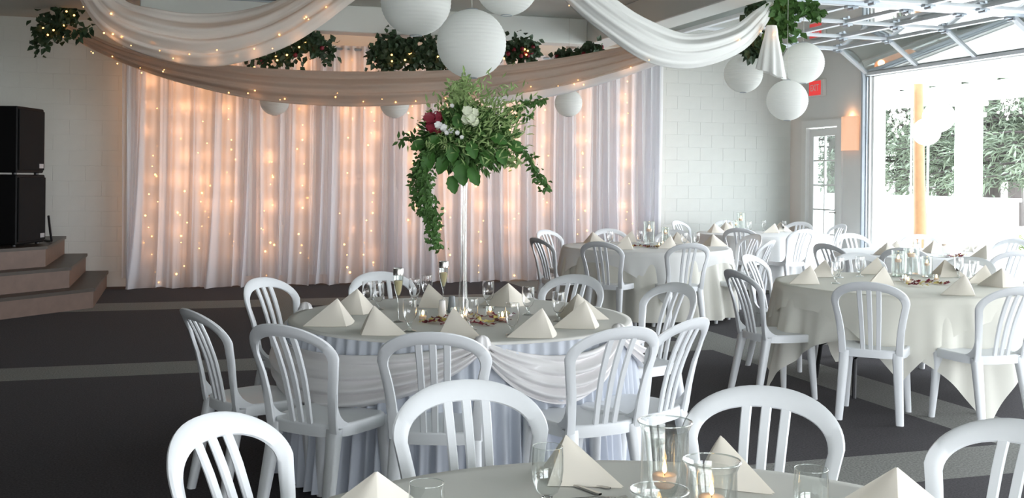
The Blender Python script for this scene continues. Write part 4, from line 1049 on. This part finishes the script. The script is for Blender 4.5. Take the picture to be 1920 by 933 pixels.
for px, py, lab in ((1698,528,'lit votive candle among the petals at left'), (1703,532,'lit votive candle among the petals, nearest'), (1756,527,'lit votive candle right of the cylinders')):
    VK.put(lab+', right ivory table', 'candle', on_table(px,py,3), 0, 'votive candles on the right ivory table')
petals([(1692,527),(1715,530),(1738,531),(1765,533),(1720,536)], 3, 'scattered red and yellow rose petals on the right ivory table', 10, .04)
# --- far middle table
for px, py, tn, v, lab in ((1112,456,-30,0,'cream napkin at the left rim of the far middle table'), (1176,467,40,1,'cream napkin at the front centre of the far middle table'), (1256,465,52,0,'narrow cream napkin at the front right of the far middle table'),
        (1270,456,-45,1,'cream napkin at the right, behind the narrow one, far middle table'), (1340,461,-30,0,'large cream napkin at the right rim of the far middle table'), (1172,450,45,1,'cream napkin at the back left of the far middle table')):
    napkin(on_table(px,py,4,.80), tn, lab, 4, v)
for px, py, lab in ((1144,460,'clear goblet at the left'), (1199,458,'clear goblet left of the glass cylinder'), (1283,463,'clear goblet at the right, left of a pair'), (1306,463,'clear goblet at the right, right of a pair')):
    GF.put(lab+' on the far middle table', 'glass', on_table(px,py,4), 0, 'clear goblets on the far middle table')
FC.put('tall lit candle cylinder in the centre of the far middle table', 'candle holder', on_table(1217,458,4), 0, None, 1.3)
FC.put('shorter lit candle cylinder right of the tall one, far middle table', 'candle holder', on_table(1248,455,4), 0, None, .9)
for px, py, lab in ((1236,464,'lit votive candle among the petals'), (1243,461,'lit votive candle right of the petals')):
    VK.put(lab+' on the far middle table', 'candle', on_table(px,py,4), 0, 'votive candles on the far middle table')
petals([(1205,462),(1218,463),(1230,464)], 4, 'scattered red and yellow rose petals on the far middle table', 10, .05)
# --- table by the patio
for px, py, tn, v, lab in ((1664,478,-35,0,'cream napkin at the left of the table by the patio'), (1680,474,30,1,'cream napkin just right of the leftmost, table by the patio'), (1751,474,-40,1,'white-lit napkin in the middle of the table by the patio'),
        (1853,470,45,1,'narrow cream napkin at the back right of the table by the patio'), (1866,486,-20,0,'cream napkin at the front right of the table by the patio'), (1904,472,40,1,'cream napkin at the right rim of the table by the patio')):
    napkin(on_table(px,py,5,.80), tn, lab, 5, v)
for px, py, lab in ((1720,478,'clear goblet left of the petals'), (1812,478,'clear goblet right of the petals'), (1830,482,'clear goblet at the right')):
    GF.put(lab+' on the table by the patio', 'glass', on_table(px,py,5), 0, 'clear goblets on the table by the patio')
FC.put('lit candle cylinder on the table by the patio', 'candle holder', on_table(1770,482,5), 0)
petals([(1785,482),(1800,480)], 5, 'small heap of red rose petals on the table by the patio', 12, .04)
# --- corner table
for px, py, tn, v, lab in ((1304,428,-35,0,'cream napkin at the left rim of the corner table'), (1320,428,20,1,'cream napkin second from left on the corner table'), (1340,436,-40,0,'white-lit napkin at the front left of the corner table'), (1452,436,30,1,'cream napkin at the front right of the corner table'), (1494,430,-30,0,'cream napkin at the right rim of the corner table')):
    napkin(on_table(px,py,6,.78), tn, lab, 6, v)
for px, py, lab in ((1360,432,'clear goblet at the left'), (1405,436,'clear goblet in the middle'), (1432,433,'clear goblet right of the candle'), (1470,434,'clear goblet at the right')):
    GF.put(lab+' on the corner table', 'glass', on_table(px,py,6), 0, 'clear goblets on the corner table')
FC.put('tall lit candle cylinder on the corner table', 'candle holder', on_table(1389,432,6), 0, None, 1.3)
FC.put('short lit candle cylinder left of the tall one on the corner table', 'candle holder', on_table(1380,434,6), 0, None, .8)

# ------------------------------------------------------------------ tall vase with flowers
vp = on_table(868,592,2); VZ = .855
vs_ = empty('trumpet_vase', 'tall slender clear glass vase at the centre of the flower table', 'vase', vp)
b = MB(); b.lathe([(0,0),(.040,0),(.041,.004),(.036,.012),(.029,.05),(.023,.14),(.018,.30),(.0155,.50),(.0155,.66),(.020,.76),(.033,.83),(.046,VZ),(.044,VZ),(.031,.83),(.017,.76),(.0125,.66),(.0125,.50),(.015,.30),(.019,.14),(.024,.05),(.028,.02),(0,.018)], 36); b.build('glass_body', M['cyl'], vs_, 60)
fa = empty('flower_arrangement', 'large green and white flower arrangement with trailing vines on the tall vase', 'flowers', (vp[0], vp[1], vp[2]+VZ))
fy = vp[0]*FW.x+vp[1]*FW.y
def fl(px, py, dz=0.0):                   # a point of the arrangement, in its own space
    return deep(px, py, fy+dz)-Vector((vp[0], vp[1], vp[2]+VZ))
C0 = fl(876,255)
r = random.Random(11)
def leaf_part(name, m, items): 
    b = MB()
    for p, d_, L, w_ in items: b.leaf(p, d_, Vector((r.gauss(0,.4),-.7,r.gauss(.6,.4))), L, w_)
    return stuff(b.build(name, m, fa, smooth=0))
it = []
for k in range(1700):
    v = Vector((r.gauss(0,1),r.gauss(0,1),r.gauss(0,1))).normalized()*(r.random()**.45)
    p = C0+Vector((v.x*.255,v.y*.22,v.z*.165-.02)); it.append((p, v+Vector((r.gauss(0,.4),r.gauss(0,.4),r.gauss(0,.4))), r.uniform(.03,.07), r.uniform(.014,.030)))
leaf_part('foliage', M['leaf'], it)
it = []
for k in range(560):
    t_ = r.random(); p = fl(862+r.gauss(0,30)*(1.15-.75*t_), 238-82*t_+r.gauss(0,8), r.gauss(0,.06)); it.append((p, Vector((r.gauss(0,.8),r.gauss(0,.5),r.gauss(.5,.6))), r.uniform(.025,.055), r.uniform(.010,.02)))
leaf_part('fern_tips', M['leaf_pale'], it)
it = []
for k in range(620):
    p = fl(925+r.gauss(0,30), 232+r.gauss(0,34), -.06+r.gauss(0,.10)); it.append((p, Vector((r.gauss(.5,.5),r.gauss(0,.4),r.gauss(.5,.5))), r.uniform(.03,.06), .010))
for k in range(160):
    p = fl(850+r.gauss(0,28), 262+r.gauss(0,14), -.20+r.gauss(0,.03)); it.append((p, Vector((r.gauss(0,.6),r.gauss(-.3,.4),r.gauss(0,.6))), r.uniform(.03,.05), .010))
leaf_part('feathery_sprays', M['leaf_pale'], it)
def vine(pts, name, n, sp, m, L=.035, w_=.018):
    P = catmull([fl(*q) for q in pts], 40); b = MB(); b.tube([tuple(q) for q in P[::3]], .0025, 5); o = b.build(name, M['stem'], fa)
    b = MB()
    for k in range(n):
        t_ = r.random(); p = Vector(P[int(t_*39)])+Vector((r.gauss(0,sp),r.gauss(0,sp),r.gauss(0,sp))); b.leaf(p, Vector((r.gauss(0,.7),r.gauss(0,.5),r.gauss(-.4,.6))), Vector((0,-1,.4)), L*r.uniform(.7,1.3), w_)
    stuff(b.build('vine_leaves', m, o, smooth=0))
vine([(815,275,-.08),(795,315,-.12),(798,350,-.12),(805,390,-.12),(812,425,-.12),(818,460,-.12)], 'trailing_vine', 520, .019, M['leaf'])
vine([(800,270,-.05),(785,310,-.05),(782,360,-.05),(795,400,-.06)], 'trailing_vine', 260, .016, M['leaf'])
vine([(830,255,0),(800,255,0),(770,258,0),(746,262,0)], 'trailing_vine', 70, .008, M['leaf'])
vine([(950,265,-.05),(985,285,-.05),(1002,310,-.05),(1012,335,-.05),(1024,352,-.05)], 'trailing_vine', 150, .012, M['leaf'])
vine([(935,215,0),(975,200,0),(1000,190,0),(1022,186,0)], 'trailing_vine', 70, .007, M['leaf'])
vine([(940,225,0),(970,217,0),(1002,216,0)], 'trailing_vine', 40, .006, M['leaf'])
vine([(905,290,-.05),(935,300,-.06),(955,302,-.06),(970,300,-.06)], 'trailing_vine', 80, .010, M['leaf_pale'])
def big_leaf(px, py, dz, ang, L, w_):
    L *= .8; w_ *= .72
    d_ = RT0*math.cos(math.radians(ang))-Vector((FW.x,FW.y,0))*.25+Vector((0,0,math.sin(math.radians(ang)))); d_.normalize(); p = fl(px,py,dz)
    x = d_.cross(Vector((-FW.x,-FW.y,.3))).normalized(); nr = x.cross(d_); rows = []
    for t_ in np.linspace(0,1,9):
        hw = w_*.5*math.sin(PI*min(t_*.93+.07,1))**.7*(1+.12*math.sin(t_*22)); c_ = p+d_*L*t_-nr*L*.25*t_*t_
        rows.append([c_-x*hw+nr*hw*.35, c_-x*hw*.5+nr*hw*.12, c_, c_+x*hw*.5+nr*hw*.12, c_+x*hw+nr*hw*.35])
    b = MB(); b.shell(np.array([[tuple(q) for q in R_] for R_ in rows]), .0015); b.build('large_leaf', M['leaf_big'], fa)
for q in ((862,300,-.14,-80,.17,.12),(838,290,-.14,-115,.14,.10),(880,315,-.16,-60,.13,.09),(905,285,-.14,-75,.10,.08),(935,280,-.12,-65,.11,.09),(955,270,-.1,-20,.10,.08),(810,285,-.12,-110,.15,.10),(795,265,-.1,-150,.10,.08),
          (850,270,-.2,-95,.12,.10),(880,265,-.2,-70,.12,.09),(920,255,-.16,-20,.12,.08),(825,255,-.18,-140,.11,.08),(860,240,-.2,100,.10,.08),(845,330,-.12,-75,.12,.09)): big_leaf(*q)
def bloom(px, py, dz, R_, m, name, n=26):
    b = MB(); c_ = fl(px,py,dz)
    for k in range(n):
        t_ = k/n; a = k*2.4; el = PI*.5*(1-t_)**.8; d_ = -Vector((FW.x,FW.y,-.35)).normalized(); u = d_.orthogonal().normalized(); w_ = d_.cross(u)
        dr = (u*math.cos(a)+w_*math.sin(a))*math.sin(el)+d_*math.cos(el); pos = c_+dr*R_*.75
        tn = (u*math.cos(a)+w_*math.sin(a)); b.leaf(pos-tn*R_*.35*math.cos(el)-d_*R_*.3*math.sin(el), (tn*math.cos(el)+d_*math.sin(el)*.9), dr, R_*.95, R_*.95, .1)
    b.ball(c_, R_*.72, 10, 7); b.build(name, m, fa, 60)
for q in ((877,211,-.24,.030),(889,214,-.24,.028),(884,225,-.25,.030),(874,226,-.24,.027),(890,230,-.24,.026)): bloom(*q, M['rose_white'], 'cream_rose')
for q in ((806,225,-.2,.036),(818,224,-.19,.038),(810,240,-.2,.034),(822,243,-.2,.030)): bloom(*q, M['rose_red'], 'dark_red_flower')
for q in ((822,236,-.23,.022),(832,241,-.23,.022),(815,212,-.2,.013),(846,246,-.23,.016),(858,250,-.24,.014),(838,250,-.23,.014),(866,258,-.24,.012),(848,199,-.15,.012)): bloom(*q, M['bloom_white'], 'white_flower', 16)
